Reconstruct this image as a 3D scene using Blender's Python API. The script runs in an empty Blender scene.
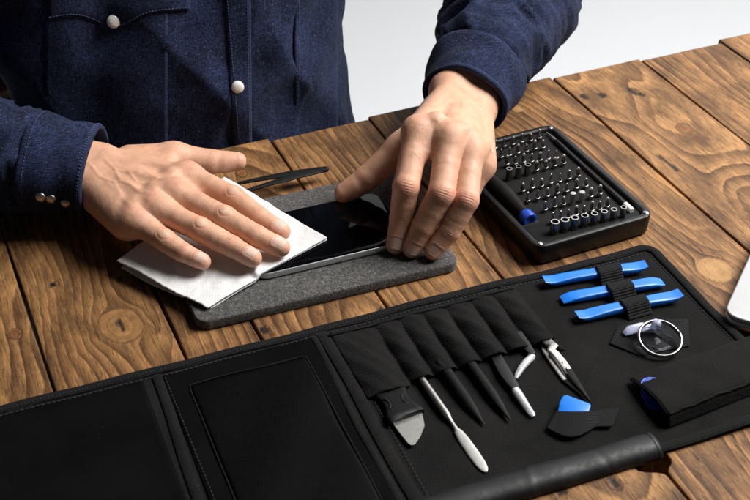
import bpy, bmesh, math, random
import numpy as np
from mathutils import Matrix, Vector

random.seed(7)
rng = np.random.default_rng(11)
C = bpy.context.scene.collection
pi = math.pi
R = math.radians
CM = 0.01                                   # everything below is written in centimetres

# ------------------------------------------------------------------ camera geometry
CAMH, PITCH, FPX = 63.0, R(36.4), 1244.0
_F = np.array([0, math.cos(PITCH), -math.sin(PITCH)])
_U = np.array([0, math.sin(PITCH), math.cos(PITCH)])
_R = np.array([1.0, 0, 0])
EYE = np.array([0, 0, CAMH])


def ray(px, py):
    d = _F + _R * (px - 375) / FPX - _U * (py - 250) / FPX
    return d / np.linalg.norm(d)


def at(px, py, z=0.0):
    d = ray(px, py)
    return EYE + d * ((z - CAMH) / d[2])


# ------------------------------------------------------------------ helpers
def nrm(v):
    v = np.asarray(v, float)
    return v / (np.linalg.norm(v) + 1e-12)


def tag(o, label=None, cat=None, group=None, kind=None):
    if label: o['label'] = label
    if cat: o['category'] = cat
    if group: o['group'] = group
    if kind: o['kind'] = kind
    return o


def thing(name, label, cat, loc=(0, 0, 0), rotz=0.0, group=None):
    o = bpy.data.objects.new(name, None)
    C.objects.link(o)
    o.location = loc
    o.rotation_euler = (0, 0, rotz)
    o.empty_display_size = 0.01
    return tag(o, label, cat, group)


def w2l(T, V):
    """world points -> the frame of thing T"""
    V = np.asarray(V, float).reshape(-1, 3) - np.array(T.location)
    a = -T.rotation_euler[2]
    c, s = math.cos(a), math.sin(a)
    return np.stack([V[:, 0] * c - V[:, 1] * s, V[:, 0] * s + V[:, 1] * c, V[:, 2]], 1)


def mesh(name, V, Fc, mats, parent=None, smooth=True, loc=None, rotz=0.0, midx=None, cols=None, sharp=None):
    me = bpy.data.meshes.new(name)
    V = np.asarray(V, float)
    me.from_pydata(V.tolist(), [], Fc if isinstance(Fc, list) else Fc.tolist())
    mats = mats if isinstance(mats, (list, tuple)) else [mats]
    for m in mats: me.materials.append(m)
    if midx is not None: me.polygons.foreach_set('material_index', np.asarray(midx, np.int32))
    me.polygons.foreach_set('use_smooth', [bool(smooth)] * len(me.polygons))
    if cols is not None:
        for k, a in cols.items():
            a = np.asarray(a, np.float32)
            if a.ndim == 1:
                at_ = me.attributes.new(k, 'FLOAT', 'POINT')
                at_.data.foreach_set('value', a)
            else:
                at_ = me.attributes.new(k, 'FLOAT_COLOR', 'POINT')
                at_.data.foreach_set('color', np.concatenate([a, np.ones((len(a), 1), np.float32)], 1).ravel())
    if smooth and sharp is not None:
        me.set_sharp_from_angle(angle=R(sharp))
    me.update()
    o = bpy.data.objects.new(name, me)
    C.objects.link(o)
    if parent is not None: o.parent = parent
    if loc is not None: o.location = loc
    o.rotation_euler = (0, 0, rotz)
    return o


class MB:
    """collects pieces into one mesh"""
    def __init__(s): s.v = []; s.f = []; s.m = []
    def add(s, V, Fc, mi=0):
        o = len(s.v)
        s.v.extend([tuple(map(float, p)) for p in V])
        s.f.extend([tuple(int(i) + o for i in f) for f in Fc])
        s.m.extend([mi] * len(Fc))
        return s
    def build(s, name, mats, parent=None, **k):
        return mesh(name, s.v, s.f, mats, parent, midx=s.m, **k)


def bevelled(V, Fc, w, seg=2, ang=30):
    bm = bmesh.new()
    vs = [bm.verts.new(tuple(map(float, p))) for p in V]
    for f in Fc: bm.faces.new([vs[i] for i in f])
    bmesh.ops.recalc_face_normals(bm, faces=bm.faces)
    ed = [e for e in bm.edges if e.is_manifold and e.calc_face_angle(0) > R(ang)]
    bmesh.ops.bevel(bm, geom=ed, offset=w, segments=seg, profile=0.5, affect='EDGES', clamp_overlap=True)
    bm.verts.index_update()
    out = ([tuple(v.co) for v in bm.verts], [[v.index for v in f.verts] for f in bm.faces])
    bm.free()
    return out


def prism(poly, z0, z1):
    n = len(poly)
    V = [(p[0], p[1], z0) for p in poly] + [(p[0], p[1], z1) for p in poly]
    Fc = [list(range(n))[::-1], list(range(n, 2 * n))] + [[i, (i + 1) % n, n + (i + 1) % n, n + i] for i in range(n)]
    return V, Fc


def roundrect(x0, y0, x1, y1, r, n=6):
    P = []
    for cx, cy, a in ((x1 - r, y1 - r, 0), (x0 + r, y1 - r, 90), (x0 + r, y0 + r, 180), (x1 - r, y0 + r, 270)):
        for i in range(n + 1):
            t = R(a + 90 * i / n)
            P.append((cx + r * math.cos(t), cy + r * math.sin(t)))
    return P


def box(x0, x1, y0, y1, z0, z1, w=0.0, seg=2):
    V, Fc = prism([(x0, y0), (x1, y0), (x1, y1), (x0, y1)], z0, z1)
    return bevelled(V, Fc, w, seg) if w else (V, Fc)


def sweep(path, wid, thk, up=(0, 0, 1), n=12, power=2.6, cap=True):
    """rounded-rectangle section swept along a path; wid/thk are half sizes"""
    P = np.asarray(path, float); m = len(P)
    T = np.gradient(P, axis=0); T /= np.linalg.norm(T, axis=1)[:, None] + 1e-9
    V = []; up = np.asarray(up, float)
    ups = up if up.ndim == 2 else np.tile(up, (m, 1))
    wid = np.broadcast_to(wid, m); thk = np.broadcast_to(thk, m)
    for i in range(m):
        s = nrm(np.cross(T[i], ups[i])); u = nrm(np.cross(s, T[i]))
        for k in range(n):
            a = 2 * pi * (k + .5) / n
            c, q = math.cos(a), math.sin(a)
            V.append(P[i] + s * wid[i] * np.sign(c) * abs(c) ** (2 / power) + u * thk[i] * np.sign(q) * abs(q) ** (2 / power))
    Fc = [[i * n + k, i * n + (k + 1) % n, (i + 1) * n + (k + 1) % n, (i + 1) * n + k] for i in range(m - 1) for k in range(n)]
    if cap: Fc += [list(range(n))[::-1], list(range((m - 1) * n, m * n))]
    return V, Fc


def tube(path, r, n=10, closed=False):
    P = np.asarray(path, float); m = len(P)
    if not closed:
        return sweep(P, r, r, up=(0.03, 0.05, 1), n=n, power=2)
    V = []; Fc = []
    T = np.roll(P, -1, 0) - np.roll(P, 1, 0)
    for i in range(m):
        t = nrm(T[i]); s = nrm(np.cross(t, (0.03, 0.05, 1))); u = np.cross(s, t)
        V += [P[i] + r * (s * math.cos(2 * pi * k / n) + u * math.sin(2 * pi * k / n)) for k in range(n)]
    for i in range(m):
        j = (i + 1) % m
        Fc += [[i * n + k, i * n + (k + 1) % n, j * n + (k + 1) % n, j * n + k] for k in range(n)]
    return V, Fc


def lathe(prof, n=20, a=(0, 0, 0), axis=(0, 0, 1)):
    """profile of (radius, height) turned about an axis through a"""
    a = np.asarray(a, float); w = nrm(axis)
    s = nrm(np.cross(w, (0.3, 0.9, 0.2))); u = np.cross(w, s)
    V = []; Fc = []
    for r, h in prof:
        V += [a + w * h + r * (s * math.cos(2 * pi * k / n) + u * math.sin(2 * pi * k / n)) for k in range(n)]
    for i in range(len(prof) - 1):
        Fc += [[i * n + k, i * n + (k + 1) % n, (i + 1) * n + (k + 1) % n, (i + 1) * n + k] for k in range(n)]
    Fc += [list(range(n))[::-1], list(range((len(prof) - 1) * n, len(prof) * n))]
    return V, Fc


def sheet(fn, nu, nv, thick=0.0):
    """fn(s,t)->point on a grid; a closed slab when thick"""
    G = np.array([[fn(i / nu, j / nv) for j in range(nv + 1)] for i in range(nu + 1)], float)
    W = nv + 1
    V = G.reshape(-1, 3)
    Fc = [[i * W + j, (i + 1) * W + j, (i + 1) * W + j + 1, i * W + j + 1] for i in range(nu) for j in range(nv)]
    if thick:
        du = np.gradient(G, axis=0); dv = np.gradient(G, axis=1)
        N = np.cross(du, dv); N /= np.linalg.norm(N, axis=2)[..., None] + 1e-9
        B = (G - N * thick).reshape(-1, 3); o = len(V)
        bot = [[f[3] + o, f[2] + o, f[1] + o, f[0] + o] for f in Fc]
        rim = [i * W for i in range(nu + 1)] + [nu * W + j for j in range(1, nv + 1)] + [i * W + nv for i in range(nu - 1, -1, -1)] + [j for j in range(nv - 1, 0, -1)]
        side = [[rim[k], rim[k] + o, rim[(k + 1) % len(rim)] + o, rim[(k + 1) % len(rim)]] for k in range(len(rim))]
        V = np.concatenate([V, B]); Fc = Fc + bot + side
    return V, Fc


# value noise on points
def _hash(i, j, k, seed):
    h = (i * 374761393 + j * 668265263 + k * 2147483647 + seed * 974711).astype(np.int64) & 0xffffffff
    h = ((h ^ (h >> 13)) * 1274126177) & 0xffffffff
    return ((h ^ (h >> 16)) & 0xffff) / 65535.0


def vnoise(p, seed=0):
    p = np.asarray(p, float); i = np.floor(p).astype(np.int64); f = p - i; f = f * f * (3 - 2 * f)
    out = 0
    for dx in (0, 1):
        for dy in (0, 1):
            for dz in (0, 1):
                w = (f[:, 0] if dx else 1 - f[:, 0]) * (f[:, 1] if dy else 1 - f[:, 1]) * (f[:, 2] if dz else 1 - f[:, 2])
                out = out + w * _hash(i[:, 0] + dx, i[:, 1] + dy, i[:, 2] + dz, seed)
    return out * 2 - 1


def fbm(p, seed=0, o=3):
    return sum(vnoise(np.asarray(p) * 2 ** k, seed + k) * .5 ** k for k in range(o))


# ------------------------------------------------------------------ distance-field surfaces
def cap(p, a, b, ra, rb):
    a = np.asarray(a, np.float32); ba = np.asarray(b, np.float32) - a; pa = p - a
    h = np.clip(pa @ ba / (ba @ ba), 0, 1)
    return np.linalg.norm(pa - h[:, None] * ba, axis=1) - (ra + (rb - ra) * h)


def smin(a, b, k):
    h = np.clip(.5 + .5 * (b - a) / k, 0, 1)
    return b + (a - b) * h - k * h * (1 - h)


def sdf_mesh(f, lo, hi, h):
    lo = np.asarray(lo, float); B = 4; H = h * B
    nc = np.ceil((np.asarray(hi) - lo) / H).astype(int) + 1
    gx = [lo[k] + H * (np.arange(nc[k]) + .5) - h * .5 for k in range(3)]
    P = np.stack(np.meshgrid(*gx, indexing='ij'), -1).reshape(-1, 3).astype(np.float32)
    D = np.concatenate([f(q) for q in np.array_split(P, max(1, len(P) // 400000))]).reshape(nc)
    act = np.abs(D) < H * 1.5
    fine = np.repeat(np.repeat(np.repeat(D, B, 0), B, 1), B, 2).astype(np.float32)
    ai = np.argwhere(act)
    off = np.stack(np.meshgrid(*[np.arange(B)] * 3, indexing='ij'), -1).reshape(-1, 3)
    idx = (ai[:, None, :] * B + off[None]).reshape(-1, 3)
    pts = (lo + idx * h).astype(np.float32)
    vals = np.concatenate([f(q) for q in np.array_split(pts, max(1, len(pts) // 400000))])
    fine[idx[:, 0], idx[:, 1], idx[:, 2]] = vals
    s = fine < 0
    n = np.array(fine.shape) - 1
    cnt = np.zeros(n, np.int8)
    for a in (0, 1):
        for b in (0, 1):
            for c in (0, 1):
                cnt += s[a:n[0] + a, b:n[1] + b, c:n[2] + c]
    cells = np.argwhere((cnt > 0) & (cnt < 8))
    cid = np.full(n, -1, np.int32); cid[cells[:, 0], cells[:, 1], cells[:, 2]] = np.arange(len(cells))
    acc = np.zeros((len(cells), 3)); num = np.zeros(len(cells))
    corners = [(a, b, c) for a in (0, 1) for b in (0, 1) for c in (0, 1)]
    for p in corners:
        for q in corners:
            if p < q and sum(abs(np.subtract(p, q))) == 1:
                dp = fine[cells[:, 0] + p[0], cells[:, 1] + p[1], cells[:, 2] + p[2]]
                dq = fine[cells[:, 0] + q[0], cells[:, 1] + q[1], cells[:, 2] + q[2]]
                m = (dp < 0) != (dq < 0)
                t = np.where(m, dp / (dp - dq + 1e-12), 0)
                acc += m[:, None] * (np.array(p) + t[:, None] * (np.array(q) - np.array(p))); num += m
    V = lo + (cells + acc / num[:, None]) * h
    quads = []
    for ax in range(3):
        o1, o2 = (ax + 1) % 3, (ax + 2) % 3
        sl0 = [slice(None)] * 3; sl1 = [slice(None)] * 3
        sl0[ax] = slice(0, -1); sl1[ax] = slice(1, None)
        e = np.argwhere(s[tuple(sl0)] != s[tuple(sl1)])
        e = e[(e[:, o1] > 0) & (e[:, o2] > 0) & (e[:, o1] < n[o1]) & (e[:, o2] < n[o2])]
        flip = s[e[:, 0], e[:, 1], e[:, 2]]
        u = np.zeros(3, int); u[o1] = 1; w = np.zeros(3, int); w[o2] = 1
        g = lambda q: cid[q[:, 0], q[:, 1], q[:, 2]]
        Q = np.stack([g(e - u - w), g(e - w), g(e), g(e - u)], 1)
        Q[~flip] = Q[~flip][:, ::-1]
        quads.append(Q)
    Q = np.concatenate(quads)
    Q = Q[(Q >= 0).all(1)]
    return V, Q


def grad(f, V, e=.04):
    V = V.astype(np.float32); G = np.zeros(V.shape)
    for k in range(3):
        d = np.zeros(3, np.float32); d[k] = e
        G[:, k] = f(V + d) - f(V - d)
    return G / (np.linalg.norm(G, axis=1)[:, None] + 1e-9)


def march(f, o, d, tmax=400, inset=0.0):
    t = 0.0
    for _ in range(200):
        v = float(f((o + d * t)[None].astype(np.float32))[0]) - inset
        if v < .004: return o + d * t
        t += v * .8
        if t > tmax: break
    return None


# ------------------------------------------------------------------ node materials
class NT:
    def __init__(s, name):
        s.m = bpy.data.materials.new(name); s.m.use_nodes = True
        s.t = s.m.node_tree; s.b = s.t.nodes['Principled BSDF']
    def n(s, typ, **k):
        x = s.t.nodes.new(typ)
        for a, v in k.items():
            if hasattr(x, a): setattr(x, a, v)
        return x
    def l(s, a, b): s.t.links.new(a, b)
    def co(s, scale=(1, 1, 1), rot=(0, 0, 0)):
        c = s.n('ShaderNodeTexCoord'); m = s.n('ShaderNodeMapping')
        m.inputs['Scale'].default_value = [k * 100 for k in scale]      # scale is per centimetre
        if any(rot):
            m0 = s.n('ShaderNodeMapping'); m0.inputs['Rotation'].default_value = rot
            s.l(c.outputs['Object'], m0.inputs['Vector']); s.l(m0.outputs[0], m.inputs['Vector'])
        else: s.l(c.outputs['Object'], m.inputs['Vector'])
        return m.outputs[0]
    def noise(s, vec, scale=1.0, detail=4, rough=.55, dist=0.0):
        x = s.n('ShaderNodeTexNoise'); x.inputs['Scale'].default_value = scale; x.inputs['Detail'].default_value = detail
        x.inputs['Roughness'].default_value = rough; x.inputs['Distortion'].default_value = dist
        s.l(vec, x.inputs['Vector']); return x.outputs['Fac']
    def attr(s, name, col=False):
        x = s.n('ShaderNodeAttribute'); x.attribute_name = name
        return x.outputs['Color' if col else 'Fac']
    def ramp(s, fac, stops, interp='LINEAR'):
        x = s.n('ShaderNodeValToRGB'); e = x.color_ramp.elements; x.color_ramp.interpolation = interp
        while len(e) < len(stops): e.new(.5)
        for q, (p, c) in zip(e, stops):
            q.position = p; q.color = (*c, 1) if isinstance(c, (tuple, list)) else (c, c, c, 1)
        s.l(fac, x.inputs['Fac']); return x.outputs['Color']
    def math(s, op, a, b=None, c=None, clamp=False):
        x = s.n('ShaderNodeMath', operation=op); x.use_clamp = clamp
        for i, v in enumerate((a, b, c)):
            if v is None: continue
            if isinstance(v, (int, float)): x.inputs[i].default_value = v
            else: s.l(v, x.inputs[i])
        return x.outputs[0]
    def mix(s, f, a, b, mode='MIX'):
        x = s.n('ShaderNodeMix'); x.data_type = 'RGBA'; x.blend_type = mode
        for i, v in ((0, f), (6, a), (7, b)):
            if isinstance(v, (int, float)): x.inputs[i].default_value = v if i == 0 else (v, v, v, 1)
            elif isinstance(v, tuple): x.inputs[i].default_value = (*v, 1)
            else: s.l(v, x.inputs[i])
        return x.outputs[2]
    def bump(s, h, dist=.01, strength=1.0, prev=None):
        x = s.n('ShaderNodeBump'); x.inputs['Distance'].default_value = dist * CM; x.inputs['Strength'].default_value = strength
        s.l(h, x.inputs['Height'])
        if prev is not None: s.l(prev, x.inputs['Normal'])
        s.l(x.outputs[0], s.b.inputs['Normal']); return x.outputs[0]
    def set(s, **k):
        for a, v in k.items():
            i = s.b.inputs[a.replace('_', ' ')]
            if hasattr(v, 'links') or hasattr(v, 'is_linked'): s.l(v, i)
            elif isinstance(v, tuple): i.default_value = (*v, 1) if len(v) == 3 and i.type == 'RGBA' else v
            else: i.default_value = v
        return s


def simple(name, col, rough=.5, metal=0.0, var=.15, nscale=2.0, bump=0.0, bscale=8.0, **k):
    t = NT(name); co = t.co()
    nz = t.noise(co, nscale, 5)
    lo = tuple(c * (1 - var) for c in col); hi = tuple(min(1, c * (1 + var)) for c in col)
    t.set(Base_Color=t.ramp(nz, [(.3, lo), (.7, hi)]), Metallic=metal)
    t.set(Roughness=t.ramp(t.noise(co, nscale * 3.3, 4), [(.3, max(.02, rough * .8)), (.7, min(1, rough * 1.2))]))
    if bump: t.bump(t.noise(co, bscale, 4), bump)
    t.set(**k)
    return t.m


M = {}


def wood():
    t = NT('burnt_brown_plank_wood')
    ph = t.attr('grain'); tint = t.attr('tint'); knot = t.attr('knot'); char = t.attr('char'); pale = t.attr('pale')
    fib = t.noise(t.co((8, .30, 8)), 1, 6, .70)
    fib2 = t.noise(t.co((24, 1.0, 24)), 1, 4, .7)
    mott = t.noise(t.co((.20, .075, .3)), 1, 5, .62)
    stain = t.noise(t.co((.42, .16, .3)), 1, 6, .68)
    mid = t.noise(t.co((1.2, .10, 1)), 1, 4, .55)
    p2 = t.math('ADD', ph, t.math('MULTIPLY', t.math('SUBTRACT', mid, .5), .34))
    p2 = t.math('ADD', p2, t.math('MULTIPLY', t.math('SUBTRACT', fib, .5), .07))
    fr = t.math('FRACT', p2)
    ring = t.ramp(fr, [(0, .0), (.12, .06), (.45, .42), (.80, .88), (.90, 1.0), (.955, .45), (1, 0)])
    fine = t.ramp(t.math('FRACT', t.math('MULTIPLY', p2, 4.0)), [(0, 0.0), (.5, .15), (.85, 1.0), (1, 0)])
    amt = t.ramp(mott, [(.30, .30), (.60, 1.0)])
    light = t.mix(tint, (.29, .132, .040), (.50, .262, .100))
    dark = t.mix(tint, (.034, .0140, .0044), (.094, .040, .0118))
    col = t.mix(t.math('MULTIPLY', ring, amt), light, dark)
    col = t.mix(t.math('MULTIPLY', fine, .20), col, dark)
    col = t.mix(t.ramp(stain, [(.42, 0.0), (.66, .80)]), col, dark)
    f1 = t.ramp(fib, [(.32, .30), (.48, 1.0), (.70, 1.32)])
    col = t.mix(.75, col, f1, 'MULTIPLY')
    col = t.mix(.5, col, t.ramp(fib2, [(.36, .42), (.6, 1.15)]), 'MULTIPLY')
    streak = t.noise(t.co((5.2, .42, 1), (0, 0, .02)), 1, 5, .75)         # open pores and scratches along the grain
    col = t.mix(t.ramp(streak, [(.60, 0.0), (.66, .80)]), col, (.026, .0105, .004))
    grit = t.noise(t.co((13, .62, 1), (0, 0, -.015)), 1, 5, .78)
    gm = t.math('MULTIPLY', t.ramp(grit, [(.53, 0.0), (.62, .85)]), t.ramp(stain, [(.36, .25), (.60, 1.0)]))
    col = t.mix(gm, col, (.034, .0140, .0050))
    kn = t.noise(t.co((1.1, 1.1, 1)), 1, 5, .6)
    kc = t.mix(t.math('MULTIPLY', ring, .5), t.ramp(kn, [(.35, (.15, .060, .018)), (.65, (.30, .130, .040))]), (.06, .023, .008))
    kc = t.mix(pale, kc, t.ramp(kn, [(.35, (.34, .185, .07)), (.65, (.46, .26, .10))]))
    col = t.mix(t.ramp(knot, [(0, 0.0), (.3, .75), (1, .88)]), col, kc)
    col = t.mix(t.math('MULTIPLY', t.ramp(knot, [(0.02, 0.0), (.22, .75), (.55, 0.0)]), t.math('SUBTRACT', 1.0, t.math('MULTIPLY', pale, .7))), col, (.03, .012, .005))
    col = t.mix(char, col, (.010, .006, .004))
    t.set(Base_Color=col)
    t.set(Roughness=t.ramp(fib, [(.3, .72), (.7, .50)]))
    t.set(Specular_IOR_Level=.32)
    h = t.math('ADD', t.math('MULTIPLY', ring, -.45), t.math('MULTIPLY', fib, .8))
    h = t.math('ADD', h, t.math('MULTIPLY', fib2, .3))
    h = t.math('SUBTRACT', h, t.ramp(streak, [(.60, 0.0), (.66, .6)]))
    h = t.math('SUBTRACT', h, t.math('MULTIPLY', char, 2.0))
    t.bump(h, .045, .85)
    return t.m


def denim():
    t = NT('indigo_denim')
    co = t.co()
    big = t.noise(t.co((.22, .22, .22)), 1, 5, .65)
    col = t.ramp(big, [(.3, (.0056, .0084, .0225)), (.7, (.0122, .0182, .0480))])
    warp = t.noise(t.co((13, 13, 1.5)), 1, 4, .7)                # streaks along the warp
    weft = t.noise(t.co((1.7, 1.7, 15)), 1, 4, .7)
    col = t.mix(.9, col, t.ramp(warp, [(.38, .22), (.62, 2.4)]), 'MULTIPLY')
    col = t.mix(.75, col, t.ramp(weft, [(.38, .30), (.62, 2.1)]), 'MULTIPLY')
    slub = t.noise(t.co((8.0, 8.0, 3.6)), 1, 2, .5)
    slub2 = t.noise(t.co((4.5, 4.5, 10.0)), 1, 2, .5)
    sl = t.math('MAXIMUM', t.ramp(slub, [(.675, 0.0), (.74, 1.0)]), t.ramp(slub2, [(.685, 0.0), (.75, 1.0)]))
    col = t.mix(t.math('MULTIPLY', sl, .70), col, (.17, .18, .205))
    wear = t.attr('wear')
    col = t.mix(t.math('MULTIPLY', wear, .45), col, (.045, .066, .14))
    t.set(Base_Color=col, Roughness=.92, Specular_IOR_Level=.15, Sheen_Weight=.03, Sheen_Roughness=.5)
    h = t.math('ADD', t.math('ADD', warp, weft), t.math('MULTIPLY', sl, .6))
    b = t.bump(t.noise(t.co((.7, .7, .7)), 1, 5, .65), .16, .6)
    t.bump(h, .05, .9, b)
    return t.m


def skin():
    t = NT('skin')
    c = t.attr('skin', True)
    co = t.co()
    mot = t.noise(co, 1.6, 5, .6)
    col = t.mix(.5, c, t.ramp(mot, [(.3, (.88, .80, .77)), (.7, (1.10, 1.12, 1.12))]), 'MULTIPLY')
    fr = t.noise(co, 9.0, 3, .6)
    col = t.mix(t.ramp(fr, [(.66, 0.0), (.74, .25)]), col, (.22, .085, .045))
    t.set(Base_Color=col, Roughness=t.ramp(mot, [(.3, .38), (.7, .52)]), Specular_IOR_Level=.45)
    t.set(Subsurface_Weight=.16, Subsurface_Radius=(1.0, .36, .18), Subsurface_Scale=.35 * CM)
    v = t.n('ShaderNodeTexVoronoi'); v.inputs['Scale'].default_value = 9.0; v.feature = 'DISTANCE_TO_EDGE'
    wob = t.n('ShaderNodeTexNoise'); wob.inputs['Scale'].default_value = 3.0; t.l(co, wob.inputs['Vector'])
    va = t.n('ShaderNodeVectorMath'); va.operation = 'MULTIPLY_ADD'
    t.l(wob.outputs['Color'], va.inputs[0]); va.inputs[1].default_value = (.5, .5, .5); t.l(co, va.inputs[2])
    t.l(va.outputs[0], v.inputs['Vector'])
    e = t.ramp(v.outputs['Distance'], [(0, 0.0), (.22, 1.0)])
    b = t.bump(e, .009, .8)
    t.bump(t.noise(co, 16, 4, .6), .007, .7, b)
    return t.m


def fabric(name, col, rough=.85, weave=16.0, bump=.03, sheen=.05, spec=.09):
    t = NT(name); co = t.co()
    big = t.noise(t.co((.25, .25, .25)), 1, 4, .6)
    fi = t.noise(t.co((18, 18, 18)), 1, 3, .7)
    lint = t.noise(t.co((5.5, 9, 6)), 1, 2, .5)
    c = t.ramp(big, [(.3, tuple(k * .75 for k in col)), (.7, tuple(k * 1.3 for k in col))])
    c = t.mix(.6, c, t.ramp(fi, [(.3, .5), (.7, 1.6)]), 'MULTIPLY')
    c = t.mix(t.ramp(lint, [(.74, 0.0), (.80, .35)]), c, (.10, .10, .105))
    t.set(Base_Color=c, Roughness=rough, Specular_IOR_Level=spec, Sheen_Weight=sheen, Sheen_Roughness=.4)
    ch = t.n('ShaderNodeTexVoronoi'); ch.inputs['Scale'].default_value = weave; t.l(co, ch.inputs['Vector'])
    b = t.bump(t.noise(t.co((.6, .6, .6)), 1, 3, .5), .05, .4)
    t.bump(t.math('ADD', ch.outputs['Distance'], t.math('MULTIPLY', fi, .6)), bump, .9, b)
    return t.m


def ribbed(name, col):
    t = NT(name)
    w = t.n('ShaderNodeTexWave'); w.inputs['Scale'].default_value = 1.0; w.bands_direction = 'Y'
    t.l(t.co((6, 2.6, 6)), w.inputs['Vector']); w.inputs['Distortion'].default_value = .6
    fi = t.noise(t.co((22, 10, 10)), 1, 3, .7)
    c = t.mix(w.outputs['Fac'], tuple(k * .45 for k in col), tuple(k * 1.4 for k in col))
    c = t.mix(.6, c, t.ramp(fi, [(.3, .5), (.7, 1.5)]), 'MULTIPLY')
    t.set(Base_Color=c, Roughness=.88, Specular_IOR_Level=.15)
    t.bump(t.math('ADD', w.outputs['Fac'], t.math('MULTIPLY', fi, .5)), .05, .9)
    return t.m


def felt():
    t = NT('grey_felt'); co = t.co()
    a = t.noise(t.co((4.5, 4.5, 4.5)), 1, 4, .75, 1.5); b = t.noise(t.co((22, 22, 22)), 1, 4, .75, .6)
    c = t.ramp(a, [(.32, (.020, .020, .021)), (.5, (.080, .077, .075)), (.66, (.25, .243, .236))])
    c = t.mix(.8, c, t.ramp(b, [(.3, .35), (.7, 1.75)]), 'MULTIPLY')
    t.set(Base_Color=c, Roughness=.95, Specular_IOR_Level=.12, Sheen_Weight=.12)
    t.bump(t.math('ADD', a, b), .09, 1.0)
    return t.m


def paper():
    t = NT('tissue_paper'); co = t.co()
    v = t.n('ShaderNodeTexVoronoi'); v.inputs['Scale'].default_value = 4.2; v.inputs['Randomness'].default_value = .35; t.l(co, v.inputs['Vector'])
    nz = t.noise(co, 14, 4, .7)
    t.set(Base_Color=t.ramp(nz, [(.3, (.72, .72, .725)), (.7, (.79, .79, .79))]), Roughness=.95, Specular_IOR_Level=.1)
    t.set(Subsurface_Weight=.25, Subsurface_Radius=(1, 1, 1), Subsurface_Scale=.12 * CM)
    b = t.bump(t.noise(co, .45, 3, .5, .6), .30, .55)
    t.bump(t.math('ADD', v.outputs['Distance'], t.math('MULTIPLY', nz, .6)), .020, .8, b)
    return t.m


M['wood'] = wood()
M['denim'] = denim()
M['skin'] = skin()
M['felt'] = felt()
M['paper'] = paper()
M['nylon'] = fabric('black_nylon_cloth', (.0098, .0095, .0095), .95, 9, .04, .02)
M['nylon2'] = fabric('black_smooth_lining', (.0035, .0035, .0036), .85, 22, .015, .0, .03)
M['window'] = simple('black_glossy_sheet', (.0018, .0018, .002), .5, var=.3, Specular_IOR_Level=.07)
M['binding'] = ribbed('black_binding_tape', (.011, .011, .0112))
M['elastic'] = ribbed('black_elastic_webbing', (.015, .015, .0155))
M['leather'] = simple('black_faux_leather', (.0048, .0056, .0068), .52, var=.25, nscale=.8, bump=.012, bscale=1.2, Specular_IOR_Level=.35)
M['blue'] = simple('bright_blue_plastic', (.010, .19, .74), .34, var=.10, nscale=.6, bump=.004, bscale=9, Subsurface_Weight=.08, Subsurface_Scale=.2 * CM)
M['darkblue'] = simple('cobalt_blue_plastic', (.010, .07, .46), .3, var=.12)
M['steel'] = simple('brushed_steel', (.56, .545, .52), .33, 1.0, var=.12, nscale=3, bump=.006, bscale=14)
M['satin'] = simple('satin_pale_steel', (.50, .49, .465), .36, 1.0, var=.08, nscale=3, bump=.004, bscale=20)
M['chrome'] = simple('polished_steel', (.42, .41, .40), .2, 1.0, var=.1)
M['darksteel'] = simple('dark_bit_steel', (.25, .24, .225), .26, 1.0, var=.25, nscale=5)
M['blackp'] = simple('black_abs_plastic', (.0042, .0042, .0046), .46, Specular_IOR_Level=.35, var=.25, nscale=3, bump=.006, bscale=18)
M['mattp'] = simple('matt_black_nylon_plastic', (.0065, .0064, .0064), .55, var=.25, nscale=3, bump=.008, bscale=14, Specular_IOR_Level=.15)
M['foam'] = simple('charcoal_eva_foam', (.009, .0091, .0095), .85, var=.3, nscale=6, bump=.015, bscale=16, Specular_IOR_Level=.2)
M['hole'] = simple('black_hollow', (.003, .003, .003), .9)  # flat black painted as the shade inside holes and slots
M['glass'] = simple('black_screen_glass', (.0018, .002, .0025), .05, var=.1, Specular_IOR_Level=.12)
M['alu'] = simple('silver_aluminium', (.72, .73, .74), .34, .85, var=.04, nscale=2, bump=.002, bscale=30)
M['lid'] = simple('matt_silver_lid', (.50, .505, .51), .42, .35, var=.03, nscale=2, bump=.002, bscale=30)
M['white'] = simple('white_plastic', (.78, .78, .76), .4, var=.05)
M['pearl'] = simple('pearl_snap', (.80, .79, .75), .18, var=.06, Coat_Weight=.6)
M['brass'] = simple('pale_metal_snap', (.50, .47, .43), .34, 1.0, var=.1)
M['stitch'] = simple('indigo_stitching', (.07, .095, .19), .9, var=.35, nscale=9)
M['clear'] = simple('frosted_clear_plastic', (.72, .74, .76), .2, var=.04, nscale=.5, Transmission_Weight=.6, IOR=1.42)
M['clearcup'] = simple('clear_vinyl', (.90, .92, .99), .03, var=.01, Transmission_Weight=1.0, IOR=1.12)
M['clearknob'] = simple('bluish_clear_vinyl', (.70, .74, .93), .12, var=.03, Transmission_Weight=.6, IOR=1.3)
M['nail'] = simple('finger_nail', (.76, .50, .42), .2, var=.08, nscale=1.2, Subsurface_Weight=.15, Subsurface_Scale=.15 * CM)
M['nailtip'] = simple('finger_nail_edge', (.80, .66, .57), .3, var=.06)
M['chair'] = simple('dark_stained_wood', (.055, .030, .017), .55, var=.4, nscale=.6, bump=.02, bscale=3)
M['paperbg'] = simple('pale_studio_paper', (.715, .735, .755), .9, var=.01, nscale=.05)

# ================================================================== SETTING: backdrop
prof = [(-300, 330)]
bv = []
bf = []
rows = [(40, -75.0), (200, -75.0)] + [(200 + 40 * math.sin(R(a)), -75 + 40 - 40 * math.cos(R(a))) for a in range(10, 91, 10)] + [(240, 60), (240, 200)]
for y, z in rows:
    bv += [(-330, y, z), (330, y, z)]
bf = [[2 * i, 2 * i + 1, 2 * i + 3, 2 * i + 2] for i in range(len(rows) - 1)]
tag(mesh('background', bv, bf, M['paperbg']), kind='structure')

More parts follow.
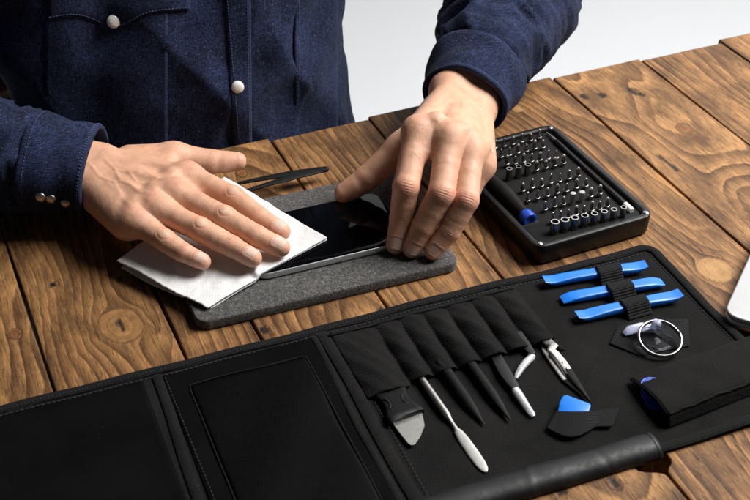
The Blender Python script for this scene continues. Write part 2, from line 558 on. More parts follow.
# ================================================================== TABLE
TA = R(23.3)
table = thing('table', 'rustic table of wide brown knotted planks under everything', 'table', (0, 0, 0), TA)
gaps = [-28, -17.5, -6, 5.05, 15.05, 21.1, 31.6, 42.0, 63.0, 73.75, 84.3, 95.2, 106, 118]
knots = {  # plank index: (u, v, radius, stretch)
    3: [(11.4, 77.3, 1.75, 1.35), (7.6, 84.5, .35, 1.3), (12.9, 83.0, .4, 1.2)],
    2: [(3.6, 79.5, .55, 1.2)],
    7: [(58.8, 64.7, 1.5, 1.1), (56.5, 95.0, .6, 1.2)],
    8: [(69.8, 84.9, .85, 1.2), (63.9, 94.4, .32, 1.2), (65.8, 93.9, .34, 1.2), (69.3, 93.2, .5, 1.5)],
    6: [(38.2, 47.5, .5, 1.3), (36.0, 58, .5, 1.2)],
    5: [(27.2, 94.5, .5, 1.4)],
}
chars = [(63.9, 94.4, .30, .55), (65.8, 93.9, .30, .5), (69.1, 93.4, .26, .85), (69.6, 92.4, .26, .5), (64.6, 80.2, .13, 1.9),
         (7.6, 84.5, .26, .35), (12.9, 83.0, .25, .3), (11.4, 77.3, .10, .9), (38.2, 47.5, .3, .6), (8.9, 91.0, .2, .25), (21.6, 72.2, .3, .5), (31.0, 70.6, .3, .5), (34.5, 48.2, .4, .25), (33.1, 50.8, .3, .2)]
tv = []; tf = []; gph = []; gti = []; gkn = []; gch = []; gpa = []
tints = [.5, .4, .62, .50, .42, .70, .66, .50, .78, .48, .62, .5, .5]
pc = [0, .3, .6, .3, -.6, .2, .15, -.28, .1, .35, -.2, 0, 0]
for k in range(len(gaps) - 1):
    u0, u1 = gaps[k] + .11, gaps[k + 1] - .11
    st = .25
    nu = int((u1 - u0) / st); v0, v1 = 28.0, 99.0 + [0, .2, -.1, .1, 0, .3, -.2, .35, 0, -.3, .4, .1, 0][k]
    nv = int((v1 - v0) / .3)
    uu = np.linspace(0, 1, nu + 1); vv = np.linspace(v0, v1, nv + 1)
    # rounded long edges: three extra columns at each side
    ed = .22
    cols_u = np.concatenate([[0, 0, .03, .10], np.linspace(ed, (u1 - u0) - ed, nu - 1), [(u1 - u0) - .10, (u1 - u0) - .03, u1 - u0, u1 - u0]])
    cols_z = np.concatenate([[-3.5, -.10, -.035, -.010], np.zeros(nu - 1), [-.010, -.035, -.10, -3.5]])
    UU, VV = np.meshgrid(cols_u, np.concatenate([vv, [v1 + .10, v1 + .16, v1 + .16]]), indexing='ij')
    ZZ = np.repeat(cols_z[:, None], VV.shape[1], 1)
    ZZ[:, -3] = np.minimum(ZZ[:, -3], -.03); ZZ[:, -2] = np.minimum(ZZ[:, -2], -.14); ZZ[:, -1] = -3.5
    U = UU + u0; Vv = VV.copy()
    q = np.stack([U.ravel() * .2, Vv.ravel() * .05, np.full(U.size, k * 7.3)], 1)
    wob = vnoise(q * np.array([0, 2.4, 1]), 5).reshape(U.shape)
    edge = (UU < .3) | (UU > (u1 - u0) - .3)
    U = U + np.where(UU > (u1 - u0) * .5, 1, -1) * edge * wob * .07
    if k == 6:      # bite out of the plank edge beside the tool roll
        bite = 1.7 * np.exp(-((Vv - 48.4) / 1.15) ** 4)
        U = U - bite * np.clip((UU - (u1 - u0) * .6) / ((u1 - u0) * .4), 0, 1) ** 2
    if k == 7:
        bite = .9 * np.exp(-((Vv - 48.2) / .9) ** 4)
        U = U + bite * np.clip(1 - UU / ((u1 - u0) * .3), 0, 1) ** 2
    pts = np.stack([U.ravel(), Vv.ravel()], 1)
    ue = pts[:, 0].copy(); inner = np.zeros(len(ue)); km = np.zeros(len(ue))
    lown = fbm(np.stack([pts[:, 0] * .10, pts[:, 1] * .035, np.full(len(ue), 3.1 * k)], 1), 21, 3)
    for (ku, kv, Rr, els) in knots.get(k, []):
        du = pts[:, 0] - ku; dv = (pts[:, 1] - kv) / els
        rr = np.hypot(du, dv) * (1 + .10 * vnoise(np.stack([pts[:, 0], pts[:, 1], np.full(len(ue), kv)], 1) * .8, 9))
        a = np.clip((Rr / (rr + 1e-6)) ** 2, 0, 1) * np.exp(-np.clip(rr / Rr - 1, 0, None) * .12)
        ue -= du * a
        ins = np.clip(Rr - rr, 0, None)
        inner += ins * 2.2 / max(Rr, .7)
        km = np.maximum(km, np.clip((Rr - rr) / (.18 * Rr), 0, 1))
    cen = u0 + (u1 - u0) * (.5 + pc[k])
    dd = (ue - cen)
    ph = np.sqrt(dd ** 2 * 1.0 + ((pts[:, 1] - (55 + 37 * math.sin(k * 2.3))) * .11) ** 2 + .25)
    ph = ph * [1, 1.2, 1.1, 1.15, 1.3, 1.5, 1.3, 1.0, .95, .9, 1.1, 1, 1][k] + lown * (3.6 if k in (7, 8) else 2.6) + inner + k * .37
    z = ZZ.ravel() + .035 * vnoise(np.stack([pts[:, 0] * .3, pts[:, 1] * .08, np.full(len(ue), k * 1.7)], 1), 3) - (k * 37 % 5) * .014
    ch = np.zeros(len(ue))
    for (cu, cv, cr, cl) in chars:
        cr = max(cr * 1.3, .24); cl = cl * 1.15
        sk = (pts[:, 1] - cv) * .08
        ch = np.maximum(ch, np.clip(2.6 - 2.6 * np.hypot((pts[:, 0] - cu + sk) / cr, (pts[:, 1] - cv) / cl) ** 2, 0, 1))
    o = len(tv); W = VV.shape[1]; nU = len(cols_u)
    tv += np.stack([pts[:, 0], pts[:, 1], z], 1).tolist()
    tf += [[o + i * W + j, o + (i + 1) * W + j, o + (i + 1) * W + j + 1, o + i * W + j + 1] for i in range(nU - 1) for j in range(W - 1)]
    gph.append(ph); gkn.append(km); gch.append(ch); gpa.append(np.full(len(ue), 1.0 if k == 7 else (.35 if k == 3 else 0.0))); gti.append(np.full(len(ue), tints[k]))
mesh('tabletop', tv, tf, M['wood'], table, cols={'grain': np.concatenate(gph), 'tint': np.concatenate(gti), 'knot': np.concatenate(gkn), 'char': np.concatenate(gch), 'pale': np.concatenate(gpa)})
for (u, v) in ((-22, 93), (104, 93), (-22, 34), (104, 34)):
    mb = MB(); mb.add(*box(u - 3, u + 3, v - 3, v + 3, -75, -3.6, .4))
    mb.build('leg', M['chair'], table)

# ================================================================== PERSON
TU = np.array([math.cos(TA), math.sin(TA), 0]); TV = np.array([-math.sin(TA), math.cos(TA), 0]); ZU = np.array([0, 0, 1.0])
TC = np.array([-17.9, 112.3, 0.0])           # torso axis at table height
person = thing('person', 'person in dark indigo denim shirt wiping a phone with white tissue', 'person', (TC[0], TC[1], -75))

# ---- hands -------------------------------------------------------
def build_hand(J, W, Fo, sgn, thumb, cmc, rad, opt):
    """J: finger joints [MCP, PIP, DIP, TIP] index..little; W wrist; Fo forearm point inside the sleeve"""
    J = [np.array(j) for j in J]; W = np.array(W); Fo = np.array(Fo)
    mid = (J[1][0] + J[2][0]) / 2
    X = nrm(mid - W)                                   # along the hand
    Lr = nrm(J[3][0] - J[0][0]); Lt = nrm(Lr - X * (Lr @ X))   # index -> little
    D = sgn * nrm(np.cross(Lt, X))                     # back of the hand
    wl = opt.get('wl', 1.45)
    faxis = nrm(Fo - W)
    FL = nrm(Lt - faxis * (Lt @ faxis)); 
    def dors(t, L):
        return nrm(sgn * np.cross(L, t))
    fr = [(.96, .90, .79, .63), (.97, .92, .81, .64), (.93, .87, .76, .61), (.84, .77, .67, .54)]
    pr_ = 1 + (rad - 1) * .55
    def palm(p):
        d = cap(p, W + FL * wl - D * .1, Fo + FL * wl * .8, opt.get('rw', 1.85), 2.0)
        d = smin(d, cap(p, W - FL * wl - D * .1, Fo - FL * wl * .8, opt.get('rw', 1.85), 2.0), 1.2)
        for i in range(4):
            k = (-1.35 + .9 * i)
            a = W + Lt * k * 1.0 + X * .8 - D * .15
            b = J[i][0] - D * .10
            d = smin(d, cap(p, a, b, 1.30 * pr_, fr[i][0] * 1.04 * pr_), .75)
            d = smin(d, cap(p, a - D * .9 + X * 1.2, b - D * .35 - X * .3, 1.0 * pr_, .9 * pr_), .7)
        d = smin(d, cap(p, W + Lt * 1.7 - D * .7 + X * 1, J[3][0] - D * .5 - X * 1.0 + Lt * .25, 1.50, 1.30 * pr_), .8)     # heel on the little-finger side
        for (a, b) in webs:
            d = smin(d, cap(p, a, b, 1.02 * pr_, .52 * pr_), .6)
        d = smin(d, cap(p, cmc, thumb[0], 1.25 * pr_, 1.10 * rad), 1.1)
        d = smin(d, cap(p, (cmc + W) / 2 - D * .2, (thumb[0] + J[0][0] * 1.2 + cmc * .8) / 3, 1.2, .82), 1.1)  # web of the thumb
        for i in range(4):
            d = smin(d, cap(p, J[i][0] + D * .12 - X * .15, J[i][0] + D * .06 + X * .1, .80 * pr_, .76 * pr_), .8)
        return d
    webs = []
    for i in range(3):
        fd = nrm(nrm(J[i][1] - J[i][0]) + nrm(J[i + 1][1] - J[i + 1][0]))
        m_ = (J[i][0] + J[i + 1][0]) / 2
        webs.append((m_ - fd * .9 + D * .02, m_ + fd * opt.get('web', 1.35) - D * .42 * pr_))
    def finger(p, i):
        j = J[i]; r = [q * rad for q in fr[i]]
        L = opt['L'][i] if 'L' in opt else Lt
        d = cap(p, j[0], (j[0] + j[1]) / 2, r[0] * 1.0, (r[0] + r[1]) / 2 * .95)
        d = smin(d, cap(p, (j[0] + j[1]) / 2, j[1], (r[0] + r[1]) / 2 * .95, r[1]), .12)
        d = smin(d, cap(p, j[1], (j[1] + j[2]) / 2, r[1], (r[1] + r[2]) / 2 * .96), .2)
        d = smin(d, cap(p, (j[1] + j[2]) / 2, j[2], (r[1] + r[2]) / 2 * .96, r[2]), .12)
        t = nrm(j[3] - j[2]); dd = dors(t, L)
        d = smin(d, cap(p, j[2], j[3], r[2], r[3]), .15)
        d = smin(d, cap(p, j[2] * .45 + j[3] * .55 - dd * .10, j[3] - dd * .08 - t * .05, r[3] * 1.06, r[3] * .98), .2)
        t1 = nrm(j[1] - j[0]); t2 = nrm(j[2] - j[1]); dk = nrm(dors(t1, L) + dors(t2, L))
        d = smin(d, cap(p, j[1] + dk * .16 - t1 * .18, j[1] + dk * .16 + t2 * .12, r[1] * .86, r[1] * .82), .2)
        for a, b, q in ((j[0], j[1], .55), (j[1], j[2], .5)):     # soft pads under the bones
            ts = nrm(b - a)
            c = a + (b - a) * q - dors(ts, L) * .14
            d = smin(d, cap(p, c - ts * .5, c + ts * .5, r[1] * .88, r[1] * .84), .3)
        return d
    tr = [q * rad for q in (1.08, .92, .66)]
    def thumbf(p):
        d = cap(p, thumb[0], thumb[1], tr[0], tr[1])
        d = smin(d, cap(p, thumb[1], thumb[2], tr[1], tr[2]), .25)
        d = smin(d, cap(p, thumb[1] * .5 + thumb[2] * .5 - opt['td'] * .12, thumb[2] - opt['td'] * .06, tr[2] * 1.2, tr[2] * 1.0), .3)
        return d
    def f(p):
        b = palm(p); out = smin(b, thumbf(p), .8)
        for i in range(4):
            out = np.minimum(out, smin(b, finger(p, i), .75))
        return out
    allp = np.concatenate([np.concatenate(J), thumb, [W, Fo, cmc]])
    lo = allp.min(0) - 3.2; hi = allp.max(0) + 3.2
    V, Q = sdf_mesh(f, lo, hi, .064)
    for _ in range(2):
        V = V - grad(f, V, .03) * f(V.astype(np.float32))[:, None] * .9
    N = grad(f, V, .06)
    disp = np.zeros(len(V)); n0 = len(V)
    base = np.array([.65, .368, .244]); red = np.array([.68, .275, .190]); pale = np.array([.72, .485, .335]); dark = np.array([.42, .205, .135])  # dark: shade of the wrinkle grooves put into the skin colour
    col = np.tile(base, (n0, 1))
    def blend(w, c):
        nonlocal col
        col = col * (1 - w[:, None]) + np.asarray(c) * w[:, None]
    nz = fbm(V * .9, 31, 3)
    col *= (1 + .07 * nz)[:, None]
    up = np.clip((N @ D - .15) / .5, 0, 1)
    xs = (V - W) @ X; ls = (V - W) @ Lt
    hl = (mid - W) @ X
    # tendons of the back of the hand
    for i in range(4):
        a = W + Lt * (-.7 + .5 * i) + X * 1.0; b = J[i][0]
        ba = b - a; h = np.clip((V - a) @ ba / (ba @ ba), 0, 1.0)
        q = (V - a) - h[:, None] * ba; q = q - (q @ D)[:, None] * D
        dist = np.linalg.norm(q, axis=1)
        disp += opt.get('ten', .07) * up * np.exp(-(dist / .26) ** 2) * np.clip(h * 2.2, 0, 1) * np.clip((1.02 - h) * 6, 0, 1)
    # hollows between the knuckles
    for i in range(3):
        c = (J[i][0] + J[i + 1][0]) / 2 + X * .25
        q = V - c; q = q - (q @ D)[:, None] * D
        disp -= .04 * up * np.exp(-((q @ Lt) / .38) ** 2 - ((q @ X) / .9) ** 2)
    # veins
    for vein in opt['veins']:
        best = np.full(n0, 9.0)
        for (a, b) in zip(vein[:-1], vein[1:]):
            A = W + X * a[0] + Lt * a[1]; B = W + X * b[0] + Lt * b[1]
            ba = B - A; q = V - A; q = q - (q @ D)[:, None] * D
            h = np.clip(q @ ba / (ba @ ba), 0, 1)
            best = np.minimum(best, np.linalg.norm(q - h[:, None] * ba, axis=1))
        g = np.exp(-(best / .17) ** 2) * np.clip((N @ D - .1) / .3, 0, 1)
        disp += .085 * g * opt.get('vein', 1.0)
        blend(.10 * g, (.47, .27, .20))
    wr = vnoise(V * 3.1, 71)
    for i in range(4):
        j = J[i]; L = opt['L'][i] if 'L' in opt else Lt
        t1 = nrm(j[1] - j[0]); t2 = nrm(j[2] - j[1]); t3 = nrm(j[3] - j[2])
        r = fr[i][1] * rad
        # main knuckle colour
        g = np.exp(-(np.linalg.norm(V - (j[0] + D * .6), axis=1) / .8) ** 2) * up
        blend(.55 * g, red)
        # middle joint
        dk = nrm(dors(t1, L) + dors(t2, L)); ta = nrm(t1 + t2); la = nrm(np.cross(ta, dk))
        q = V - j[1]; x = q @ ta; y = q @ la; zd = q @ dk
        on = np.clip(zd / .35, 0, 1) * (np.linalg.norm(q, axis=1) < 1.6)
        if opt['flex']:
            blend(.45 * on * np.exp(-((x) / .6) ** 2), red)
            for xo, dpt in ((-.42, .5), (-.20, .8), (.02, 1.0), (.22, .7), (.45, .4)):
                gr = np.exp(-((x - xo - .10 * y * y * np.sign(xo + .01) + .05 * wr) / .055) ** 2) * np.exp(-(y / .55) ** 2) * on
                disp -= .036 * dpt * gr; blend(.36 * dpt * gr, dark)
        else:
            wob_ = .10 * wr + .06 * vnoise(V * 6.0, 77 + i)
            e = np.sqrt((x / .60) ** 2 + (y / .62) ** 2) + wob_
            disp += .05 * on * np.exp(-(e / .9) ** 2)
            blend(.75 * on * np.exp(-(e / .85) ** 4), pale)
            blend(.30 * on * np.exp(-((e - 1.1) / .3) ** 2), red)
            for xo, dpt in ((-.52, .6), (-.36, .9), (-.20, .7), (-.04, .5), (.13, .7), (.30, .9), (.48, .6)):
                yc = y / .62
                gr = np.exp(-((x - xo * (1 - .55 * yc * yc) + .07 * wob_ * 5 * .2) / .042) ** 2) * np.exp(-(yc) ** 4) * on
                disp -= .045 * dpt * gr; blend(.40 * dpt * gr, dark)
            gr = np.exp(-((e - 1.0) / .11) ** 2) * on * np.clip(np.abs(y) / .45, 0, 1)
            disp -= .024 * gr; blend(.20 * gr, dark)
            for xo in (-.95, -.78, .80, .95):
                gr = np.exp(-((x - xo + .06 * wr) / .05) ** 2) * np.exp(-(y / .6) ** 2) * np.clip(zd / .3, 0, 1) * (np.abs(x) < 1.4)
                disp -= .010 * gr; blend(.12 * gr, dark)
        # end joint creases
        dk = nrm(dors(t2, L) + dors(t3, L)); ta = nrm(t2 + t3)
        q = V - j[2]; x = q @ ta; y = q @ la; zd = q @ dk
        on = np.clip(zd / .3, 0, 1) * (np.linalg.norm(q, axis=1) < 1.3)
        blend(.22 * on * np.exp(-(x / .4) ** 2), red)
        for xo, dpt in ((-.26, .6), (-.08, 1.0), (.10, .8), (.27, .5)):
            gr = np.exp(-((x - xo + .10 * y * y + .04 * wr) / .045) ** 2) * np.exp(-(y / .5) ** 2) * on
            disp -= .028 * dpt * gr; blend(.34 * dpt * gr, dark)
        # reddish finger tips
        q = V - j[3]; w = np.exp(-(np.linalg.norm(q, axis=1) / .85) ** 2)
        blend(.55 * w, (.66, .315, .24))
    for a in (thumb[1],):
        w = np.exp(-(np.linalg.norm(V - a, axis=1) / .8) ** 2); blend(.3 * w, red)
        ta = nrm(thumb[2] - thumb[0]); q = V - a; x = q @ ta
        on = np.clip((q @ opt['td']) / .3, 0, 1) * (np.linalg.norm(q, axis=1) < 1.5)
        for xo in (-.3, -.1, .1, .3):
            gr = np.exp(-((x - xo + .05 * wr) / .05) ** 2) * on; disp -= .018 * gr; blend(.22 * gr, dark)
    w = np.exp(-(np.linalg.norm(V - thumb[2], axis=1) / .9) ** 2); blend(.5 * w, (.66, .315, .24))
    # little skin folds where finger meets finger
    disp += .010 * fbm(V * 2.2, 41, 3)
    # nail beds and nails
    MBn = MB()
    def nail(a, b, dd, L, r, ff, w=.53, ext=.50):
        nonlocal disp
        t = nrm(b - a); ln = np.linalg.norm(b - a)
        s1 = ln + r * ext; s0 = s1 - 1.48 * r
        ns, nt = 14, 16
        G = []
        for k in range(nt + 1):
            tt = k / nt
            row = []
            for i in range(ns + 1):
                s = -1 + 2 * i / ns
                base_in = 1 - .42 * (1 - math.sqrt(max(0, 1 - (1 - min(tt / .30, 1)) ** 2)))    # round cuticle
                tipr = 1 - .30 * max(0, (tt - .8) / .2) ** 2
                ph = s * w * 1.72 * base_in * tipr
                x = s0 + (s1 - s0) * tt
                xa = min(x, ln)
                o = a + t * xa
                dirv = nrm(dd * math.cos(ph) + L * math.sin(ph) + t * (max(0, x - ln) / r * .62))
                P = march(ff, o + dirv * 2.0, -dirv, 4)
                if P is None: P = o + dirv * r
                edge = max(abs(s), 1 - tt / .12 if tt < .12 else 0)
                lift = .006 - .050 * max(0, (edge - .70) / .30) ** 2 + (.022 if tt > .93 else 0)
                row.append(P + dirv * lift)
            G.append(row)
        G = np.array(G); Wn = ns + 1
        mi = [1 if k < nt - 1 else 2 for k in range(nt) for i in range(ns)]
        Fc = [[k * Wn + i, k * Wn + i + 1, (k + 1) * Wn + i + 1, (k + 1) * Wn + i] for k in range(nt) for i in range(ns)]
        nn = np.cross(G[1, ns // 2] - G[0, ns // 2], G[0, ns // 2 + 1] - G[0, ns // 2])
        if nn @ dd > 0: Fc = [q[::-1] for q in Fc]
        o = len(MBn.v)
        for q, m in zip(Fc, mi): MBn.f.append(tuple(x + o for x in q)); MBn.m.append(m)
        MBn.v.extend(map(tuple, G.reshape(-1, 3)))
        # raised fold of skin around the nail
        rim = np.concatenate([G[:nt - 4, 0], G[:nt - 4, -1], G[0], G[1, :1]])
        near = np.full(n0, 9.0); sel = np.linalg.norm(V - (a + b) / 2, axis=1) < 2.2
        vs = V[sel]
        near[sel] = np.sqrt(((vs[:, None] - rim[None]) ** 2).sum(2)).min(1)
        disp += .030 * np.exp(-((near - .09) / .09) ** 2)
        ins = np.full(n0, 9.0); gg = G[1:, 2:-2].reshape(-1, 3)
        ins[sel] = np.sqrt(((vs[:, None] - gg[None]) ** 2).sum(2)).min(1)
        disp -= .020 * np.exp(-(ins / .10) ** 2)
    for i in range(4):
        if i in opt.get('nonail', ()): continue
        t = nrm(J[i][3] - J[i][2]); L = opt['L'][i] if 'L' in opt else Lt
        L2 = nrm(L - t * (L @ t)); nd = opt.get('nd', [None] * 4)[i]
        dd = dors(t, L2)
        if nd is not None:
            dd = nrm(nd - t * (nd @ t)); L2 = np.cross(t, dd)
        nail(J[i][2], J[i][3], dd, L2, fr[i][3] * rad, lambda p, i=i: finger(p, i))
    t = nrm(thumb[2] - thumb[1]); td = nrm(opt['td'] - t * (opt['td'] @ t))
    nail(thumb[1] * .7 + thumb[2] * .3, thumb[2], td, np.cross(t, td), tr[2], thumbf)
    V = V + N * disp[:, None]
    return V, Q, col, MBn, f, (W, X, Lt, D)


# person's right hand (pressing the tissue)
A_J = [[at(188, 176, 4.7), at(233.5, 198.5, 3.95), at(259, 217.5, 3.35), at(281.5, 231.5, 2.85)],
       [at(175, 193, 4.9), at(225, 219, 4.1), at(256, 236, 3.45), at(281, 247.5, 2.85)],
       [at(156, 208, 4.6), at(201, 230, 3.9), at(231.5, 246, 3.2), at(253, 258, 2.75)],
       [at(136, 221, 4.1), at(164.5, 240, 3.5), at(184, 252.5, 3.0), at(203, 261.5, 2.5)]]
A_W = at(97, 172, 4.6); A_F = at(30, 160, 5.4)
A_th = np.array([at(174, 157, 3.5), at(212, 161.5, 2.9), at(237, 161, 2.75)])
A_cmc = at(130, 160, 3.7)
veinsA = [[(1.0, -.4), (2.6, .1), (3.8, -.3), (5.2, .2), (6.4, -.15)], [(2.6, .1), (4.0, .9), (5.0, .8), (6.6, 1.2)], [(.4, .9), (2.2, 1.5), (3.6, 1.3), (5.0, 2.0)],
          [(3.8, -.3), (4.8, -1.1), (6.4, -1.0)], [(3.6, 1.3), (4.0, .9)]]
hA = build_hand(A_J, A_W, A_F, 1.0, A_th, A_cmc, 1.17,
                dict(flex=False, veins=veinsA, td=nrm((-.1, .80, .55)), ten=.05, vein=.55, wl=1.35, rw=1.75))
# person's left hand (holding the phone)
B_J = [[at(418, 131, 9.2), at(406, 187, 6.5), at(401, 219, 3.7), at(395.5, 245, 1.75)],
       [at(450, 138, 9.0), at(441.5, 194, 6.4), at(423, 227, 3.6), at(412, 248.5, 1.75)],
       [at(471, 151, 7.9), at(466, 200, 5.9), at(449.5, 231, 3.4), at(433, 251, 1.75)],
       [at(480, 164, 6.1), at(467, 199, 3.7), at(453, 222, 2.3), at(441, 233, 1.65)]]
B_W = at(464, 98, 6.4); B_F = at(487, 40, 7.6)
B_th = np.array([at(401, 149, 5.2), at(366, 179, 3.2), at(344, 193, 2.2)])
B_cmc = at(432, 117, 6.3)
veinsB = [[(.2, .6), (2.4, .9), (3.6, .5), (5.2, 1.2), (7.5, 1.0)], [(2.4, .9), (3.6, 2.0), (6.5, 2.2)], [(3.6, .5), (4.4, -.8), (6.8, -.7)]]
hB = build_hand(B_J, B_W, B_F, -1.0, B_th, B_cmc, 1.22,
                dict(flex=True, veins=veinsB, td=nrm((-.25, .9, .4)), ten=.05, vein=.5, wl=1.35, rw=2.1, nonail=(3,),
                     ))

# ---- body core (under the clothes) and shirt -------------------------------
SH_L = TC + TU * 18 + TV * 1 + ZU * 37; SH_R = TC - TU * 18 + TV * 0 + ZU * 37
EL_L = np.array([16.6, 127.0, 8.6]); EL_R = at(-190, 132, 7.0)
WR_L, WR_R = B_W, A_W

def torso(p, g=0.0):
    q = p - TC.astype(np.float32)
    u = q @ TU.astype(np.float32); v = q @ TV.astype(np.float32); z = q[:, 2]
    zz = np.interp(z, [-45, -22, -6, 0, 6, 14, 28, 38, 44], [18.5, 18.0, 16.8, 16.2, 15.5, 16.4, 18.6, 17.5, 11.0]) + g
    yy = np.interp(z, [-45, -22, 0, 12, 28, 38, 44], [13, 12, 10.2, 10.6, 11.5, 9.5, 6.5]) + g
    lean = np.interp(z, [-45, 0, 5, 14, 40], [1.0, 0, .2, 2.4, 7.0])
    k = np.sqrt((u / zz) ** 2 + ((v - lean) / yy) ** 2)
    d = (k - 1) * np.minimum(zz, yy) * .92
    d = smin(d, cap(p, np.array([-30.3, 105.0, -4]), np.array([-31.0, 105.0, 20]), 3.2 + g, 6.0 + g), 2.5)
    return np.maximum(d, np.maximum(z - 44 - g, -48 - z - g))


def armL(p, g=0.0):
    d = cap(p, SH_L, EL_L, 6.8 + g, 5.9 + g)
    m1 = WR_L + (EL_L - WR_L) * .42; m2 = WR_L + (EL_L - WR_L) * .68
    d = smin(d, cap(p, EL_L, m2, 5.9 + g, 5.9 + g), 2.0)
    d = smin(d, cap(p, m2, m1, 5.9 + g, 5.0 + g), 2.0)
    d = smin(d, cap(p, m1, WR_L + (EL_L - WR_L) * .30, 5.0 + g, 4.1 + g), 1.5)
    if g == 0:
        d = smin(d, cap(p, m1 + np.array([1.0, 1.0, -1.2]), m2 + np.array([1.6, 0, -1.3]), 3.9, 4.9), 2.0)   # slack cloth resting on the table
    return d


def armR(p, g=0.0):
    d = cap(p, SH_R, EL_R, 6.8 + g, 5.6 + g)
    m1 = WR_R + (EL_R - WR_R) * .38
    d = smin(d, cap(p, EL_R, m1, 5.4 + g, 4.5 + g), 2.0)
    d = smin(d, cap(p, m1, WR_R + (EL_R - WR_R) * .23, 4.5 + g, 3.95 + g), 1.5)
    return d


def shirt0(p):
    return smin(smin(torso(p), armL(p), 2.5), armR(p), 2.5)


VS, QS = sdf_mesh(shirt0, (-66, 78, -40), (38, 146, 48), .34)
NS = grad(shirt0, VS, .2)
dL = armL(VS.astype(np.float32)); dR = armR(VS.astype(np.float32)); dT = torso(VS.astype(np.float32))


def armcoord(P, wr, el):
    ax = nrm(el - wr); s = (P - wr) @ ax
    q = P - wr - s[:, None] * ax
    e1 = nrm(np.cross(ax, (0, 0, 1))); e2 = np.cross(e1, ax)
    return s, np.arctan2(q @ e2, q @ e1)


dsp = np.zeros(len(VS)); wear = np.zeros(len(VS))
def ridged(x): return 1 - 2 * np.abs(x)
for (wr, el, dd, seed) in ((WR_L, EL_L, dL, 3), (WR_R, EL_R, dR, 8)):
    s, th = armcoord(VS, wr, el)
    w = np.clip(1.2 - np.abs(dd) / 1.0, 0, 1) * (dd < dT + .5)
    n1 = vnoise(np.stack([s * .50 + 1.1 * np.sin(th), np.cos(th) * .9, np.sin(th) * .9 + seed], 1), seed)
    n3 = vnoise(np.stack([s * 1.5 + 1.3 * np.sin(th + 1), np.cos(th) * 1.6, np.sin(th) * 1.6 + seed], 1), seed + 3)
    n2 = vnoise(np.stack([s * .85 - .8 * np.cos(th), np.cos(th) * 1.5, np.sin(th) * 1.5 + seed], 1), seed + 1)
    fold = .70 * (1 - np.abs(n1)) ** 2.5 + .34 * ridged(n2) + .16 * ridged(n3)
    amp = .60 + .45 * np.exp(-((s - 7.5) / 4) ** 2)
    dsp += w * (fold - .25) * amp * 1.05
    wear += w * np.clip(fold - .55, 0, 1) * .6
wT = np.clip(1.2 - np.abs(dT) / 1.0, 0, 1) * (dT < np.minimum(dL, dR))
q = VS - TC
u = q @ TU; z = q[:, 2]
n1 = vnoise(np.stack([(u + z * .7) * .13, (z - u * .4) * .05, z * 0 + 2], 1), 14)
n2 = vnoise(np.stack([(u - z * .5) * .24, (z + u * .4) * .11, z * 0 + 5], 1), 17)
dsp += wT * (.65 * ridged(n1) * .8 + .32 * ridged(n2))
dsp += .07 * fbm(VS * .7, 19, 3)
VS = VS + NS * dsp[:, None]
# keep the cloth off the table top
tb = np.array([[math.cos(TA), math.sin(TA)], [-math.sin(TA), math.cos(TA)]])
uvS = VS[:, :2] @ tb.T
onT = uvS[:, 1] < 99.3
VS[:, 2] = np.where(onT & (VS[:, 2] < .12) & (dT > 0.3), .12 + .02 * VS[:, 2].clip(-1, 0), VS[:, 2])
# torso stays behind the table edge
push = np.clip(99.75 - uvS[:, 1], 0, None) * ((dT < np.minimum(dL, dR)) & (VS[:, 2] < 1.5) & (VS[:, 2] > -45))
VS[:, :2] += np.outer(push, TV[:2])


def to_person(V): return np.asarray(V) - np.array(person.location)


shirt = mesh('denim_shirt', to_person(VS), QS, M['denim'], person, cols={'wear': wear})

# body: torso core + arms, joined with the two hands into one mesh
def core(p):
    d = smin(torso(p, -1.6), cap(p, SH_L, EL_L, 4.2, 3.3), 2)
    d = smin(d, cap(p, EL_L, WR_L + (EL_L - WR_L) * .2, 3.3, 2.3), 1.5)
    d = smin(d, cap(p, SH_R, EL_R, 4.2, 3.3), 2)
    d = smin(d, cap(p, EL_R, WR_R + (EL_R - WR_R) * .2, 3.3, 2.3), 1.5)
    nk = TC + TV * 2 + ZU * 40
    d = smin(d, cap(p, nk, nk + ZU * 12 - TV * 1.5, 6.2, 5.4), 3)
    hd = nk + ZU * 22 - TV * 3.5
    d = smin(d, cap(p, hd + TV * 1.0, hd - TV * 1.5 - ZU * 1, 8.4, 7.8), 2)
    d = smin(d, cap(p, hd - TV * 4 - ZU * 6, hd - TV * 4.2 - ZU * 9, 5.2, 4.0), 2.5)
    d = smin(d, cap(p, hd - TV * 9.4 - ZU * 1, hd - TV * 11.0 - ZU * 4, .7, 1.3), 1.0)
    for s in (-1, 1):
        d = smin(d, cap(p, TC + TU * s * 9 - ZU * 25 - TV * 1, TC + TU * s * 11 - ZU * 27 - TV * 36, 8.5, 6.5), 3)
        d = smin(d, cap(p, TC + TU * s * 11 - ZU * 27 - TV * 36, TC + TU * s * 11 - ZU * 68 - TV * 32, 6.0, 4.2), 2)
    return d


VC, QC = sdf_mesh(core, (-66, 62, -76), (38, 150, 76), .95)
bv = [VC]; bf = [QC]; bc = [np.tile([.5, .27, .17], (len(VC), 1))]; mi = [np.zeros(len(QC), int)]
off = len(VC)
for (V, Q, col, nb, f, fr_) in (hA, hB):
    bv.append(V); bf.append(Q + off); bc.append(col); mi.append(np.zeros(len(Q), int)); off += len(V)
    nv = np.array(nb.v); bv.append(nv); bf.append(np.array(nb.f) + off); bc.append(np.tile([.6, .4, .33], (len(nv), 1))); mi.append(np.array(nb.m)); off += len(nv)
mesh('body', to_person(np.concatenate(bv)), np.concatenate(bf), [M['skin'], M['nail'], M['nailtip']], person, midx=np.concatenate(mi), cols={'skin': np.concatenate(bc)})

